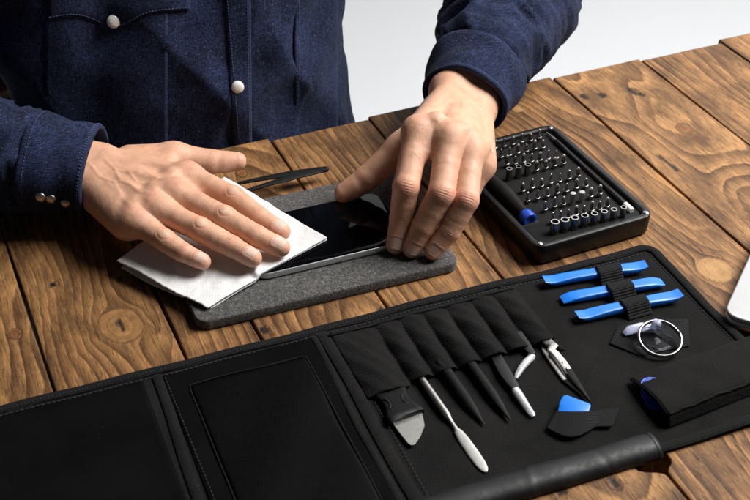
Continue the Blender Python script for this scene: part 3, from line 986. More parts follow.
# trousers over the legs (below the table)
def legs(p):
    d = cap(p, TC - ZU * 34 - TU * 7, TC - ZU * 34 + TU * 7, 14, 14)
    for s in (-1, 1):
        d = smin(d, cap(p, TC + TU * s * 9 - ZU * 26 - TV * 1, TC + TU * s * 11 - ZU * 27.5 - TV * 36, 9.6, 7.6), 3)
        d = smin(d, cap(p, TC + TU * s * 11 - ZU * 27.5 - TV * 36, TC + TU * s * 11 - ZU * 66 - TV * 32, 7.2, 6.0), 2)
    return d
VL, QL = sdf_mesh(legs, (-50, 60, -76), (25, 135, -15), 1.1)
mesh('trousers', to_person(VL), QL, M['denim'], person, cols={'wear': np.zeros(len(VL))})

# cuffs
def cuff(wr, el, start, length, rx, ry, hand_L, seed, shift=(0, 0, 0), flare=.0, tilt=0.0, tiltax=None):
    ax = nrm(el - wr); e1 = nrm(hand_L - ax * (hand_L @ ax)); e2 = nrm(np.cross(ax, e1))
    NA, NSs = 96, 22
    prof = [(0, -.32)] + [(0.0, -.08), (.05, .06), (.18, .13), (.30, .10), (.42, .02), (.55, .03)] + [(k, 0) for k in np.linspace(.8, length - .7, NSs)] + \
           [(length - .5, .03), (length - .35, -.04), (length - .2, -.02), (length, -.30)]
    V = []
    full = [(length * .78, -(min(rx, ry) - .9)), (length * .8, -.36)] + [(1.2, -.30)] + prof
    for (s, dr) in full:
        for k in range(NA):
            a = 2 * pi * k / NA
            w = .12 * math.sin(2 * a + seed) + .05 * math.sin(5 * a + seed * 2 + s * .9) + .05 * math.sin(3 * a - s * 1.3 + seed)
            w += .09 * math.sin(s * 1.9 + 1.5 * math.sin(a * 2 + seed)) * min(1, s / 1.5)
            fl = flare * (s / length)
            rr1, rr2 = rx + dr + w + fl, ry + dr + w + fl
            s2 = s + start + tilt * math.cos(a - (tiltax or 0)) * (1 - s / (length * 1.3)) + .06 * math.sin(3 * a + seed)
            V.append(wr + np.array(shift) + ax * s2 + e1 * rr1 * math.cos(a) + e2 * rr2 * math.sin(a))
    n = len(full)
    Fc = [[i * NA + k, (i + 1) * NA + k, (i + 1) * NA + (k + 1) % NA, i * NA + (k + 1) % NA] for i in range(n - 1) for k in range(NA)]
    V = np.array(V)
    wr_ = np.array([min(1, .9 * math.exp(-((s - .2) / .18) ** 2) + .35 * math.exp(-((s - length + .3) / .15) ** 2)) for s, _ in full for k in range(NA)])
    V[:, 2] = np.where((V[:, 2] < .15) & ((V[:, :2] @ tb.T)[:, 1] < 99.5), .15, V[:, 2])
    o = mesh('cuff', to_person(V), [q[::-1] for q in Fc], M['denim'], shirt, cols={'wear': wr_ * .7})
    return V, ax, e1, e2


cA = cuff(WR_R, EL_R, .0, 5.6, 4.0, 3.6, hA[5][2], 1.2, shift=(-.1, 0, .25), flare=.7, tilt=.0)
cB = cuff(WR_L, EL_L, .1, 5.2, 3.85, 3.55, hB[5][2], 2.7, shift=(0, 0, -.35), flare=1.0, tilt=.0)


def snap(name, P, n, r, mat, parent):
    prof = [(r * 1.12, -.25), (r * 1.14, .02), (r * 1.05, .08), (r * .98, .09), (r * .9, .15), (r * .6, .21), (r * .3, .235), (.001, .24)]
    V, Fc = lathe(prof, 24, P, n)
    return mesh(name, to_person(V), Fc, mat, parent)


for k, (px, py) in enumerate(((35.5, 202), (49.5, 206), (63.5, 210.5))):
    d = ray(px, py); best = None
    ax, e1, e2 = cA[1:]
    Vc = cA[0]
    t = np.linalg.norm(np.cross(Vc - EYE, d), axis=1)
    cand = Vc[t < .6]
    if len(cand) == 0: cand = Vc[np.argsort(t)[:8]]
    P = cand[np.argmin((cand - EYE) @ d)]
    cen = WR_R + ax * ((P - WR_R) @ ax)
    snap('snap_button', P - nrm(P - cen) * .02, nrm(P - cen), .42, M['brass'], shirt)


# things sewn on the shirt front
KD = np.concatenate([VS[dT < np.minimum(dL, dR)]])
def hitT(px, py):
    """shirt-front point under a ray: nearest built shirt vertex depth"""
    d = ray(px, py)
    w = KD - EYE
    t = w @ d
    off_ = np.linalg.norm(w - t[:, None] * d, axis=1)
    near = off_ < 1.0
    if near.sum() < 3:
        near = np.argsort(off_)[:6]; tt = t[near]
    else:
        tt = t[near]; tt = tt[tt < tt.min() + 2.0]
        wgt = None
    return EYE + d * float(np.mean(tt))


def sewn(name, quad_fn, nu, nv, lift, parent=shirt, mat=None):
    def fn(s, t):
        P = hitT(*quad_fn(s, t))
        e = min(min(s, 1 - s) * 8, 1) * min(min(t, 1 - t) * 10, 1)
        n = nrm(EYE - P) * .5 - TV * .5
        return P + nrm(n) * (lift * (.55 + .45 * e))
    V, Fc = sheet(fn, nu, nv)
    V = np.array(V)
    G = V.reshape(nu + 1, nv + 1, 3)
    for _ in range(3):
        G[1:-1, 1:-1] = (G[1:-1, 1:-1] * 2 + G[:-2, 1:-1] + G[2:, 1:-1] + G[1:-1, :-2] + G[1:-1, 2:]) / 6
    V = G.reshape(-1, 3)
    # closed thickness
    dn = -nrm(-TV)
    B = V + TV * .45; o = len(V)
    Wd = nv + 1
    rim = [i * Wd for i in range(nu + 1)] + [nu * Wd + j for j in range(1, nv + 1)] + [i * Wd + nv for i in range(nu - 1, -1, -1)] + [j for j in range(nv - 1, 0, -1)]
    Fc = Fc + [[rim[k], rim[k] + o, rim[(k + 1) % len(rim)] + o, rim[(k + 1) % len(rim)]] for k in range(len(rim))]
    st = np.array([[i / nu, j / nv] for i in range(nu + 1) for j in range(nv + 1)])
    wr_ = np.exp(-((np.minimum(st[:, 0], 1 - st[:, 0]) * nu * .5) / 1.0) ** 2)
    return mesh(name, to_person(np.concatenate([V, B])), Fc, mat or M['denim'], parent, cols={'wear': np.concatenate([wr_ * .45, wr_ * 0])})


def lerp(a, b, t): return a + (b - a) * t
sewn('placket', lambda s, t: (lerp(lerp(222, 235, t), lerp(250, 252, t), s), lerp(-60, 168, t)), 14, 64, .34)
def flap(s, t):
    x = lerp(48, 190, s)
    low = lerp(20, 9, s) + 14 * math.exp(-((x - 115) / 22) ** 2) - 2.5 * math.exp(-((x - 70) / 22) ** 2)
    return x, lerp(-30, low, t)
sewn('pocket_flap', flap, 30, 16, .45)
sewn('pocket', lambda s, t: (lerp(44, 168, s), lerp(-40, 150, t)), 26, 36, .09)
sewn('pocket', lambda s, t: (lerp(295, 338, s), lerp(-40, 158, t)), 16, 36, .07)
P = hitT(237, 86); n = nrm(nrm(EYE - P) * .6 - TV * .6); snap('snap_button', P + n * .45, n, .52, M['pearl'], shirt)
P = hitT(113, 20); n = nrm(nrm(EYE - P) * .6 - TV * .6); snap('snap_button', P + n * .55, n, .55, M['pearl'], shirt)

def stitches(paths, dash=.20, gap=.10, rr_=.030):
    for P in paths:
        mb = MB()
        P = np.asarray(P); sg = np.linalg.norm(np.diff(P, axis=0), axis=1); cum = np.concatenate([[0], np.cumsum(sg)])
        x = 0.0
        while x + dash < cum[-1]:
            q = [np.array([np.interp(x + d_, cum, P[:, k]) for k in range(3)]) for d_ in (0, dash * .33, dash * .67, dash)]
            V, Fc = sweep(q, [rr_ * .6, rr_, rr_, rr_ * .6], [rr_ * .6, rr_, rr_, rr_ * .6], up=(.1, -.5, .8), n=5, power=2)
            mb.add(V, Fc); x += dash + gap
        mesh('seam_stitching', to_person(mb.v), [list(f) for f in mb.f], M['stitch'], shirt)
for cc in (cA, cB):
    Vc, ax, e1, e2 = cc; rows_ = Vc.reshape(-1, 96, 3)
    lines = []
    for ri in (7, 8, len(rows_) - 5):
        ln_ = rows_[ri]; ce = ln_.mean(0)
        ln_ = ln_ + np.array([nrm(p - ce) * .015 for p in ln_])
        lines.append(np.concatenate([ln_, ln_[:1]]))
    stitches(lines)
def front_line(fn, n, lift):
    P = np.array([hitT(*fn(i / n)) for i in range(n + 1)])
    for _ in range(3): P[1:-1] = (P[:-2] + 2 * P[1:-1] + P[2:]) / 4
    return [p + nrm(nrm(EYE - p) * .5 - TV * .5) * lift for p in P]
stitches([front_line(lambda t: (lerp(226, 238.5, t), lerp(-10, 140, t)), 60, .37), front_line(lambda t: (lerp(246.5, 249, t), lerp(-10, 140, t)), 60, .37)])
stitches([front_line(lambda t: (flap(t, 1)[0], flap(t, 1)[1] - 3.0), 50, .48), front_line(lambda t: (165.5, lerp(14, 140, t)), 50, .13), front_line(lambda t: (299, lerp(-10, 80, t)), 40, .11)])

# ================================================================== CHAIR behind the person
chair = thing('chair', 'dark wooden slat back chair behind the person in denim', 'chair', (TC[0] + TV[0] * 3, TC[1] + TV[1] * 3, -75), TA)
mb = MB(); mb.add(*box(-21, 21, -20, 16, 26, 29, .8)); mb.build('seat', M['chair'], chair)
for sx in (-1, 1):
    mb = MB(); mb.add(*box((-19 if sx < 0 else 11) - 2, (-19 if sx < 0 else 11) + 2, 14, 17.5, 0, 98, .5)); mb.build('leg', M['chair'], chair)
    mb = MB(); mb.add(*box(sx * 18 - 2, sx * 18 + 2, -19, -15.5, 0, 26, .5)); mb.build('leg', M['chair'], chair)
for z0, z1 in ((40, 48), (63, 71), (82, 92)):
    mb = MB(); mb.add(*box(-21, 13, 11.6, 13.9, z0, z1, .5)); mb.build('back_slat', M['chair'], chair)

# ================================================================== FELT MAT
MA = R(20.9)
def frame_pts(o, ang):
    c, s = math.cos(ang), math.sin(ang)
    return np.array([c, s, 0]), np.array([-s, c, 0])
mo = at(199, 333, 0)
mu, mv = frame_pts(mo, MA)
MWd = float((at(456.5, 266, 0) - mo) @ mu); MDp = float((at(310, 188.5, .95) - mo) @ mv)
mat_t = thing('felt_mat', 'thick charcoal grey felt mat lying under the phone', 'mat', tuple(mo), MA)
V, Fc = prism(roundrect(0, 0, MWd, MDp, 1.05, 8), .02, .95)
V, Fc = bevelled(V, Fc, .14, 3, 50)
fm = mesh('felt_pad', V, Fc, M['felt'], mat_t, sharp=60)
# loose fibres around the rim
fb = MB()
rr = np.array(roundrect(0, 0, MWd, MDp, 1.05, 8))
seg = np.linalg.norm(np.roll(rr, -1, 0) - rr, axis=1); cum = np.concatenate([[0], np.cumsum(seg)])
for _ in range(1500):
    s = rng.uniform(0, cum[-1]); i = min(np.searchsorted(cum, s) - 1, len(rr) - 1); i = max(i, 0)
    tt = (s - cum[i]) / max(seg[i], 1e-6); p = rr[i] * (1 - tt) + rr[(i + 1) % len(rr)] * tt
    d = rr[(i + 1) % len(rr)] - rr[i]; nout = nrm((d[1], -d[0]))
    z = rng.uniform(.08, .93); a = np.array([*(p - nout * .03), z]); b = a + np.array([*(nout * rng.uniform(.05, .16)), rng.uniform(-.07, .09)]) + rng.normal(0, .05, 3)
    b[2] = max(b[2], .03)
    w = np.array([d[0], d[1], 0]) / (np.linalg.norm(d) + 1e-9) * .012 + np.array([0, 0, .006])
    fb.add([a - w, a + w, b], [[0, 1, 2]])
fz = fb.build('loose_fuzz', M['felt'], mat_t, smooth=False); fz['kind'] = 'stuff'

# ================================================================== PHONE
PA = R(21.6)
po = at(258, 282.5, .97); pu, pv = frame_pts(po, PA)
PL = float((at(409, 243.5, .97) - po) @ pu); PWd = float((at(300, 208, 1.65) - po) @ pv)
phone = thing('smartphone', 'black phone with silver edge held flat on the felt mat', 'phone', tuple(po), PA)
V, Fc = prism(roundrect(0, 0, PL, PWd, 1.1, 10), .0, .66); V, Fc = bevelled(V, Fc, .2, 4, 50)
mesh('metal_frame', V, Fc, M['alu'], phone, sharp=50)
V, Fc = prism(roundrect(.09, .09, PL - .09, PWd - .09, 1.02, 10), .60, .70); V, Fc = bevelled(V, Fc, .035, 2, 50)
mesh('screen', V, Fc, M['glass'], phone, sharp=50)
V, Fc = prism(roundrect(PL - .62, PWd * .5 - .9, PL - .52, PWd * .5 + .9, .045, 4), .700, .708)
mesh('earpiece', V, Fc, M['hole'], phone, smooth=False)

# ================================================================== TISSUE
cor = dict(A=(117, 262, 1.35), B=(208, 308, 1.25), Cc=(327, 238, 1.92), Dd=(224, 177, 1.92))
qA, qB, qC, qD = [at(*cor[k]) for k in ('A', 'B', 'Cc', 'Dd')]
tis = thing('paper_tissue', 'folded white paper tissue under the wiping hand', 'tissue', tuple((qA + qB + qC + qD) / 4 * np.array([1, 1, 0])))
def bil(s, t):
    return qA * (1 - s) * (1 - t) + qB * s * (1 - t) + qC * s * t + qD * (1 - s) * t
tdir = nrm(qD - qA); sdir = nrm(qB - qA)
def support(V):
    fl_ = np.zeros(len(V)) + .03
    lp = V - mo; onm = ((lp @ mu) > -.1) & ((lp @ mv) > -.1) & ((lp @ mu) < MWd) & ((lp @ mv) < MDp)
    fl_ = np.where(onm, .97, fl_)
    lp = V - po; onp = ((lp @ pu) > -.1) & ((lp @ pv) > -.1) & ((lp @ pu) < PL) & ((lp @ pv) < PWd + .1)
    return np.where(onp, 1.70, fl_)
fA = hA[4]
def layer(k):
    def fn(s, t):
        P = bil(s, t).copy()
        e = (.05 * math.sin(s * 5 + k * 2) + .022 * math.sin(s * 83 + 3 * k) + .02 * math.sin(s * 141 + k)) * (1 - t) ** 8
        P += tdir * (e + (.30 * (1 - t) if k == 1 else 0))
        n = .10 * math.sin(3.1 * s + 4.2 * t + k) * math.sin(5.3 * t - 2.1 * s) + .08 * math.sin(9 * s - 7 * t + 2 * k) * (1 - .6 * t)
        n += .05 * math.sin(15 * (s - .3 * t) + 1.2) * math.exp(-((s - .8) / .2) ** 2)
        n += .05 * math.sin(23 * s + 6 * t) * math.exp(-((s - .86) / .10) ** 2) + .04 * math.sin(19 * t - 9 * s) * math.exp(-((t - .85) / .12) ** 2)
        P[2] += n * (.85 if k == 0 else .5)
        if k == 0:
            P[2] += .08 * math.exp(-((s - .95) / .05) ** 2) + .07 * math.exp(-((s + .35 * t - .80) / .03) ** 2)
            P[2] += .18 * (1 - t) ** 6 * (1 - s)
        else:
            P[2] += -.12 - .75 * (1 - t) ** 2.0 * (1 - .8 * s ** 2)
        return P
    V, Fc = sheet(fn, 80, 90)
    V = np.array(V)
    V[:, 2] += .06 * vnoise(V * 1.3 + 9 * k, 51) + .022 * vnoise(V * 4 + 3 * k, 53) + .010 * vnoise(V * 9 + 3 * k, 57)
    lowz = support(V) + (.20 if k == 0 else .05)
    # the cloth sags softly between its supports
    G = np.maximum(V[:, 2], lowz).reshape(81, 91)
    for _ in range(6):
        Gp = np.pad(G, 1, mode='edge')
        G = np.maximum((Gp[:-2, 1:-1] + Gp[2:, 1:-1] + Gp[1:-1, :-2] + Gp[1:-1, 2:] + 4 * G) / 8, lowz.reshape(81, 91))
    V[:, 2] = G.ravel()
    for _ in range(24):                                          # pressed down by the fingers
        q = fA(V.astype(np.float32)) < (.05 if k == 0 else .16)
        V[q, 2] = np.maximum(V[q, 2] - .03, lowz[q] - (.12 if k == 0 else 0))
    return V, Fc
def slab2(V, Fc, th, nu=80, nv=90):
    W = nv + 1; o = len(V); B = V - np.array([0, 0, th])
    rim = [i * W for i in range(nu + 1)] + [nu * W + j for j in range(1, nv + 1)] + [i * W + nv for i in range(nu - 1, -1, -1)] + [j for j in range(nv - 1, 0, -1)]
    side = [[rim[k], rim[k] + o, rim[(k + 1) % len(rim)] + o, rim[(k + 1) % len(rim)]] for k in range(len(rim))]
    return np.concatenate([V, B]), Fc + [[q[3] + o, q[2] + o, q[1] + o, q[0] + o] for q in Fc] + side
V1, F1 = layer(0); V2, F2 = layer(1)
V2[:, 2] = np.minimum(V2[:, 2], V1[:, 2] - .11)
V, Fc = slab2(V1, F1, .10); mesh('upper_fold', w2l(tis, V), Fc, M['paper'], tis)
V, Fc = slab2(V2, F2, .07); mesh('lower_fold', w2l(tis, V), Fc, M['paper'], tis)

# ================================================================== BLACK TWEEZERS by the mat
tz0 = at(326, 169, 1.15)
tw = thing('tweezers', 'black tweezers lying behind the grey felt mat', 'tweezers', tuple(tz0 * np.array([1, 1, 0])))
for k, (endp, zz) in enumerate((((238, 183.5), 1.0), ((243, 192), 1.2))):
    e = at(*endp, zz); n = 14
    path = [tz0 + (e - tz0) * (i / n) + np.array([0, 0, .12 * math.sin(pi * i / n)]) for i in range(n + 1)]
    wd = [lerp(.33, .33, i / n) * (1 if i < 6 else lerp(1, .45, (i - 6) / 8)) for i in range(n + 1)]; wd[0] = .26
    V, Fc = sweep(path, wd, .10, up=(0, -.25, 1), n=12, power=4)
    mesh('arm', w2l(tw, V), Fc, M['mattp'], tw, sharp=40)
V, Fc = sweep([tz0 + nrm(tz0 - at(240, 188, 1)) * .12 * k for k in range(-8, 3)], [.34] * 9 + [.31, .16], [.20] * 9 + [.18, .09], n=16, power=3)
mesh('joined_end', w2l(tw, V), Fc, M['mattp'], tw, sharp=40)

# ================================================================== BIT CASE
cz = 2.0
cfl, cfr, cbr = at(537.5, 247.5, cz), at(653.5, 214, cz), at(554, 123.5, cz)
CA = math.atan2(cfr[1] - cfl[1], cfr[0] - cfl[0])
cu, cv = frame_pts(cfl, CA)
CW = float((cfr - cfl) @ cu); CL = float((cbr - cfr) @ cv)
co_ = np.array([cfl[0], cfl[1], 0]) - cu * .15 - cv * .15
CW += .3; CL += .3
case = thing('bit_case', 'black open driver bit tray standing beside the hand', 'tray', tuple(co_), CA)
# shell: outer wall, rim, inner recess as one lofted skin
def loft(rings):
    n = len(rings[0][0]); V = []; Fc = []
    for P, z in rings: V += [(p[0], p[1], z) for p in P]
    for i in range(len(rings) - 1):
        Fc += [[i * n + k, i * n + (k + 1) % n, (i + 1) * n + (k + 1) % n, (i + 1) * n + k] for k in range(n)]
    Fc += [list(range(n))[::-1], list(range((len(rings) - 1) * n, len(rings) * n))]
    return V, Fc
def rrect(ins, r): return roundrect(ins, ins, CW - ins, CL - ins, max(r - ins, .3), 8)
rings = [(rrect(.40, 1.1), .06), (rrect(.18, 1.1), .10), (rrect(.10, 1.1), .22), (rrect(.0, 1.1), 1.80), (rrect(.03, 1.1), 1.93), (rrect(.12, 1.1), 2.0),
         (rrect(.52, 1.3), 2.0), (rrect(.60, 1.35), 1.96), (rrect(.66, 1.4), 1.86), (rrect(.74, 1.4), 1.50)]
V, Fc = loft(rings)
mesh('shell', V, Fc, M['blackp'], case, sharp=50)
V, Fc = loft([(rrect(.78, 1.5), 1.40), (rrect(.78, 1.5), 1.66), (rrect(.86, 1.5), 1.72)])
fi_o = mesh('foam_insert', V, Fc, M['foam'], case, sharp=50)
for (x, y) in ((.62, .62), (CW - .62, .62), (.62, CL - .62), (CW - .62, CL - .62)):
    V, Fc = lathe([(.26, 1.9), (.26, 2.03), (.23, 2.05), (.001, 2.055)], 18, (x, y, 0)); mesh('magnet', V, Fc, M['chrome'], case, sharp=40)
FZ = 1.72                                                   # top of the foam
def cl(p): return w2l(case, p)[0]
def cw(x, y, z): 
    return co_ + cu * x + cv * y + np.array([0, 0, z])
# thin black plates on the foam, painted shade of the long tools' grooves
def groove(a, b, r):
    a = cl(a); b = cl(b); d = nrm((b - a) * np.array([1, 1, 0])); s = np.array([-d[1], d[0], 0])
    P = [a + s * r - d * .2, a - s * r - d * .2, b - s * r + d * .2, b + s * r + d * .2]
    V, Fc = prism([(p[0], p[1]) for p in P], FZ + .002, FZ + .014); mesh('groove', V, Fc, M['hole'], case, smooth=False)

def K(x, y): return (480 + x / 3.126, 110 + y / 3.126)
rowspec = [  # (end pixel pair, number, kind list)
    ('front row', K(235, 350), K(450, 300), 8, 'sockets'),
    ('second row', K(228, 322), K(400, 276), 8, 'fine'),
    ('third row', K(205, 284), K(377, 236), 7, 'third'),
    ('fourth row', K(150, 258), K(333, 211), 7, 'fine'),
    ('fifth row', K(135, 226), K(308, 181), 7, 'fine'),
    ('sixth row', K(92, 184), K(263, 141), 7, 'sixth'),
    ('seventh row', K(85, 145), K(240, 124), 7, 'fine'),
    ('eighth row', K(40, 128), K(198, 91), 7, 'fine'),
    ('back row', K(20, 100), K(186, 63), 7, 'fine'),
]
nums = ['first', 'second', 'third', 'fourth', 'fifth', 'sixth', 'seventh', 'eighth']
def bit_mesh(kind):
    mb = MB()
    hexn = 6
    if kind == 'socket':
        r = .39
        V, Fc = lathe([(r, -.5), (r, 1.16), (r * .96, 1.20), (r * .72, 1.20), (r * .68, 1.17), (r * .64, .8), (.001, .8)], 18); mb.add(V, Fc, 0)
        mb.m = [1 if i < 18 * 2 else (2 if 18 * 3 <= i < 18 * 4 + 18 else 0) for i in range(len(mb.f))]
        n = len(mb.f)
        mb.m = []
        for i in range(n):
            ring = i // 18
            mb.m.append(1 if ring == 0 else (0 if ring in (1, 2, 3) else 2))
    elif kind == 'cap':
        V, Fc = lathe([(.23, -.5), (.23, .62), (.27, .66), (.27, .84), (.24, .88), (.001, .89)], 14); mb.add(V, Fc, 0)
    else:
        V, Fc = lathe([(.235, -.5), (.235, .28), (.20, .34)], hexn); mb.add(V, Fc, 1)
        tipr = {'a': .12, 'b': .16, 'c': .085}[kind]
        V, Fc = lathe([(.22, .20), (.205, .36), (tipr, .52), (tipr * .95, .86), (tipr * .55, .95), (.001, .97)], 10); mb.add(V, Fc, 1)
        V, Fc = lathe([(tipr * .99, .80), (tipr * 1.0, .87), (tipr * .6, .955), (.001, .975)], 10); mb.add(V, Fc, 0)  # paler steel on the tip stands in for its glint
        V, Fc = lathe([(.245, .30), (.245, .33), (.19, .345)], 12); mb.add(V, Fc, 0)
    return mb
proto = {}
pr_holder = []
pocket = MB()
for (rname, p0, p1, n, kind) in rowspec:
    a = cl(at(*p0, FZ + 1.15)); b = cl(at(*p1, FZ + 1.15))
    for i in range(n):
        t = i / (n - 1); x = lerp(a[0], b[0], t); y = lerp(a[1], b[1], t)
        x = min(max(x, 1.1), CW - 1.1)
        if kind == 'sockets': kk = 'socket'
        elif kind == 'third': kk = 'cap' if i in (3, 4) else ('b' if i > 4 else 'a')
        elif kind == 'sixth': kk = 'socket' if i < 3 else 'b'
        else: kk = 'abcbacab'[(i * 3 + len(rname)) % 8]
        sc = 1.0
        if kk == 'socket': sc = (1.0 - .045 * i) if kind == 'sockets' else .72
        loc = cw(x, y, FZ)
        word = {'socket': 'socket bit', 'cap': 'wide headed bit'}.get(kk, 'slim bit')
        if kk == 'socket' and kind == 'sockets':
            label = ['widest hollow socket bit at left end of tray front row', 'second widest hollow socket bit in tray front row', 'hollow socket bit third from left in tray front row',
                     'hollow socket bit fourth from left in tray front row', 'hollow socket bit fifth from left in tray front row', 'hollow socket bit sixth from left in tray front row',
                     'second narrowest hollow socket bit in tray front row', 'narrowest hollow socket bit at right end of tray front row'][i]
        elif kk == 'socket':
            label = ['leftmost small hollow socket bit in the sixth row of the tray', 'middle small hollow socket bit in the sixth row of the tray', 'rightmost small hollow socket bit in the sixth row of the tray'][i]
        elif kk == 'cap':
            label = ['left of two shiny wide headed bits in tray third row', 'right of two shiny wide headed bits in tray third row'][i - 3]
        else:
            where = {'front row': 'front row'}.get(rname, rname + ' from the front' if rname != 'back row' else 'back row')
            if rname == 'second row': where = 'row directly behind the large sockets'
            label = '%s bit from the right in the tray %s' % (nums[n - 1 - i], where)
        ang = CA + R(15 * ((i * 7 + len(rname)) % 5))
        mats_ = {'socket': [M['steel'], M['darksteel'], M['hole']], 'cap': [M['steel'], M['darksteel']]}.get(kk, [M['steel'], M['darksteel']])
        if kk not in proto:
            o = bit_mesh(kk).build('driver_bit' if kk != 'socket' else 'socket_bit', mats_, loc=tuple(loc), rotz=ang, sharp=35); proto[kk] = o
        else:
            o = proto[kk].copy(); C.objects.link(o); o.location = tuple(loc); o.rotation_euler = (0, 0, ang)
        zj = 1.22 + .12 * math.sin(i * 2.7 + len(rname) * 1.3)
        o.scale = (sc * (1.0 if kk == 'socket' else 1.02), sc * (1.0 if kk == 'socket' else 1.02), zj if kk != 'socket' else (1.0 - .02 * i))
        tag(o, label, 'driver bit' if kk != 'socket' else 'socket bit', 'steel bits standing in the black tray' if kk != 'socket' else 'hollow socket bits standing in the black tray')
        V, Fc = lathe([(.40 * sc if kk == 'socket' else .29, FZ + .003), (.40 * sc if kk == 'socket' else .29, FZ + .012)], 14, (x, y, 0)); pocket.add(V, Fc)
pocket.build('bit_hole', M['hole'], case, smooth=False)['kind'] = 'stuff'  # black discs laid on the foam, painted shade of the bit holes

# driver handle
hb = at(530.5, 220.5, FZ + .32); ha = at(476, 167, FZ + .32)
groove(ha, hb, .85)
drv = thing('screwdriver', 'black screwdriver handle with blue end ring lying in the tray', 'screwdriver', tuple(ha * np.array([1, 1, 0])))
ax = hb - ha; Ln = np.linalg.norm(ax)
pr = [(.001, -.05), (.45, 0), (.58, .1)] + [(.62 + .20 * math.exp(-((s - .52) / .22) ** 2) - .08 * math.exp(-((s - .86) / .05) ** 2), s * Ln) for s in np.linspace(.06, .9, 26)] + [(.60, Ln * .905), (.001, Ln * .906)]
V, Fc = lathe(pr, 28, ha, ax); mesh('grip', w2l(drv, V), Fc, M['mattp'], drv, sharp=50)
V, Fc = lathe([(.001, Ln * .90), (.60, Ln * .90), (.66, Ln * .91), (.66, Ln * .985), (.60, Ln * 1.0), (.44, Ln * 1.0), (.40, Ln * .985), (.001, Ln * .975)], 28, ha, ax)
mesh('end_ring', w2l(drv, V), Fc, M['darkblue'], drv, sharp=40)
# extension shaft
xa, xb = at(546.5, 132.5, FZ + .2), at(631.5, 210.5, FZ + .2)
groove(xa, xb, .34)
ext = thing('extension_shaft', 'slim black bit extension with white tip lying in the tray', 'bit extension', tuple(xa * np.array([1, 1, 0])))
ax = xb - xa; Ln = np.linalg.norm(ax)
V, Fc = lathe([(.001, 0), (.09, .02), (.11, Ln * .06), (.17, Ln * .08), (.17, Ln * .12)], 12, xa, ax); mesh('steel_tip', w2l(ext, V), Fc, M['steel'], ext, sharp=40)
V, Fc = lathe([(.18, Ln * .11), (.22, Ln * .13), (.22, Ln * .24), (.15, Ln * .26), (.14, Ln * .74), (.21, Ln * .76), (.22, Ln * .92), (.16, Ln * .93)], 16, xa, ax); mesh('shaft', w2l(ext, V), Fc, M['blackp'], ext, sharp=40)
V, Fc = lathe([(.16, Ln * .925), (.27, Ln * .93), (.28, Ln * .995), (.22, Ln * 1.005), (.001, Ln * 1.005)], 16, xa, ax); mesh('end_collar', w2l(ext, V), Fc, M['white'], ext, sharp=40)

# ================================================================== TOOL ROLL
RA = R(21.7)
ro = at(640, 250, .3); ro[2] = 0
ru, rv = frame_pts(ro, RA)
roll = thing('tool_roll', 'open black fabric tool roll spread along the table front', 'tool roll', tuple(ro), RA)
def rl(px, py, z=.4):
    return w2l(roll, at(px, py, z))[0]
def rw(p): return np.array(ro) + ru * p[0] + rv * p[1] + np.array([0, 0, p[2]])
X0, X1, Y0, Y1 = -72.0, 1.0, -20.6, .15
# base cloth, gently uneven
def rz(x, y):
    z = .30 + .05 * math.sin(x * .31 + y * .2) + .04 * math.sin(x * .83 - y * .55) + .03 * math.sin(y * .9 + x * .15)
    return z
def basefn(s, t):
    x = lerp(X0, X1 - .1, s); y = lerp(Y0 + .1, Y1 - .1, t)
    return (x, y + .12 * math.sin(x * .23), rz(x, y))
V, Fc = sheet(basefn, 200, 60, .18)
mesh('base_cloth', V, Fc, M['nylon'], roll)
# binding tape all round
bp = []
def edge_pts(a, b, n): return [(lerp(a[0], b[0], i / n), lerp(a[1], b[1], i / n)) for i in range(n)]
crn = 1.1
outl = edge_pts((X0, Y1), (X1 - crn, Y1), 120) + [(X1 - crn + crn * math.sin(R(a)), Y1 - crn + crn * math.cos(R(a))) for a in range(0, 91, 15)] + edge_pts((X1, Y1 - crn - .2), (X1, Y0), 40)[0:] + edge_pts((X1, Y0), (X0, Y0), 120)
pth = [(x, y + .12 * math.sin(x * .23) * (1 if True else 0), rz(x, y) + .02) for x, y in outl]
V, Fc = sweep(pth, .42, .20, n=10, power=2.2)
mesh('edge_binding', V, Fc, M['binding'], roll)
# left lining panel + raised fold strips
def strip(xs, y0, y1, w, h, lean=0.0, name='fold_strip', mat=None):
    def fn(s, t):
        x = xs + lean * t + (s - .5) * w + .10 * math.sin(t * 7 + xs); y = lerp(y0, y1, t)
        return (x, y, rz(x, y) + .06 + h * math.sin(pi * s) ** .8)
    V, Fc = sheet(fn, 10, 50, .12); mesh(name, V, Fc, mat or M['nylon'], roll)
strip(-42.3, -20.2, -.35, .8, .12, .3)
def lin(s, t):
    x = lerp(-70, -43.0, s); y = lerp(-20.0, -.5, t); return (x, y, rz(x, y) + .07 + .04 * math.sin(x * .5 + y * .4))
V, Fc = sheet(lin, 80, 40, .06); mesh('lining_panel', V, Fc, M['nylon2'], roll)
def lin2(s, t):
    x = lerp(-41.6, -29.6, s); y = lerp(-20.0, -.6, t); return (x, y, rz(x, y) + .05 + .03 * math.sin(x * .7 + y * .5))
V, Fc = sheet(lin2, 50, 40, .05); mesh('lining_panel', V, Fc, M['nylon2'], roll)
def wind(s, t):
    x = lerp(-39.9, -31.0, s) + .22 * math.sin(t * 9) * (s - .3) ** 3; y = lerp(-20.0, -2.4 - .15 * s, t); return (x, y, rz(x, y) + .10 + .10 * math.sin(pi * s) ** .5 * math.sin(pi * t) ** .4)
V, Fc = sheet(wind, 40, 50, .06); mesh('window_pocket', V, Fc, M['window'], roll)
def win_e(path, nm='pocket_piping'):
    V, Fc = tube([(x, y, rz(x, y) + .10) for x, y in path], .06, 8); mesh(nm, V, Fc, M['binding'], roll)
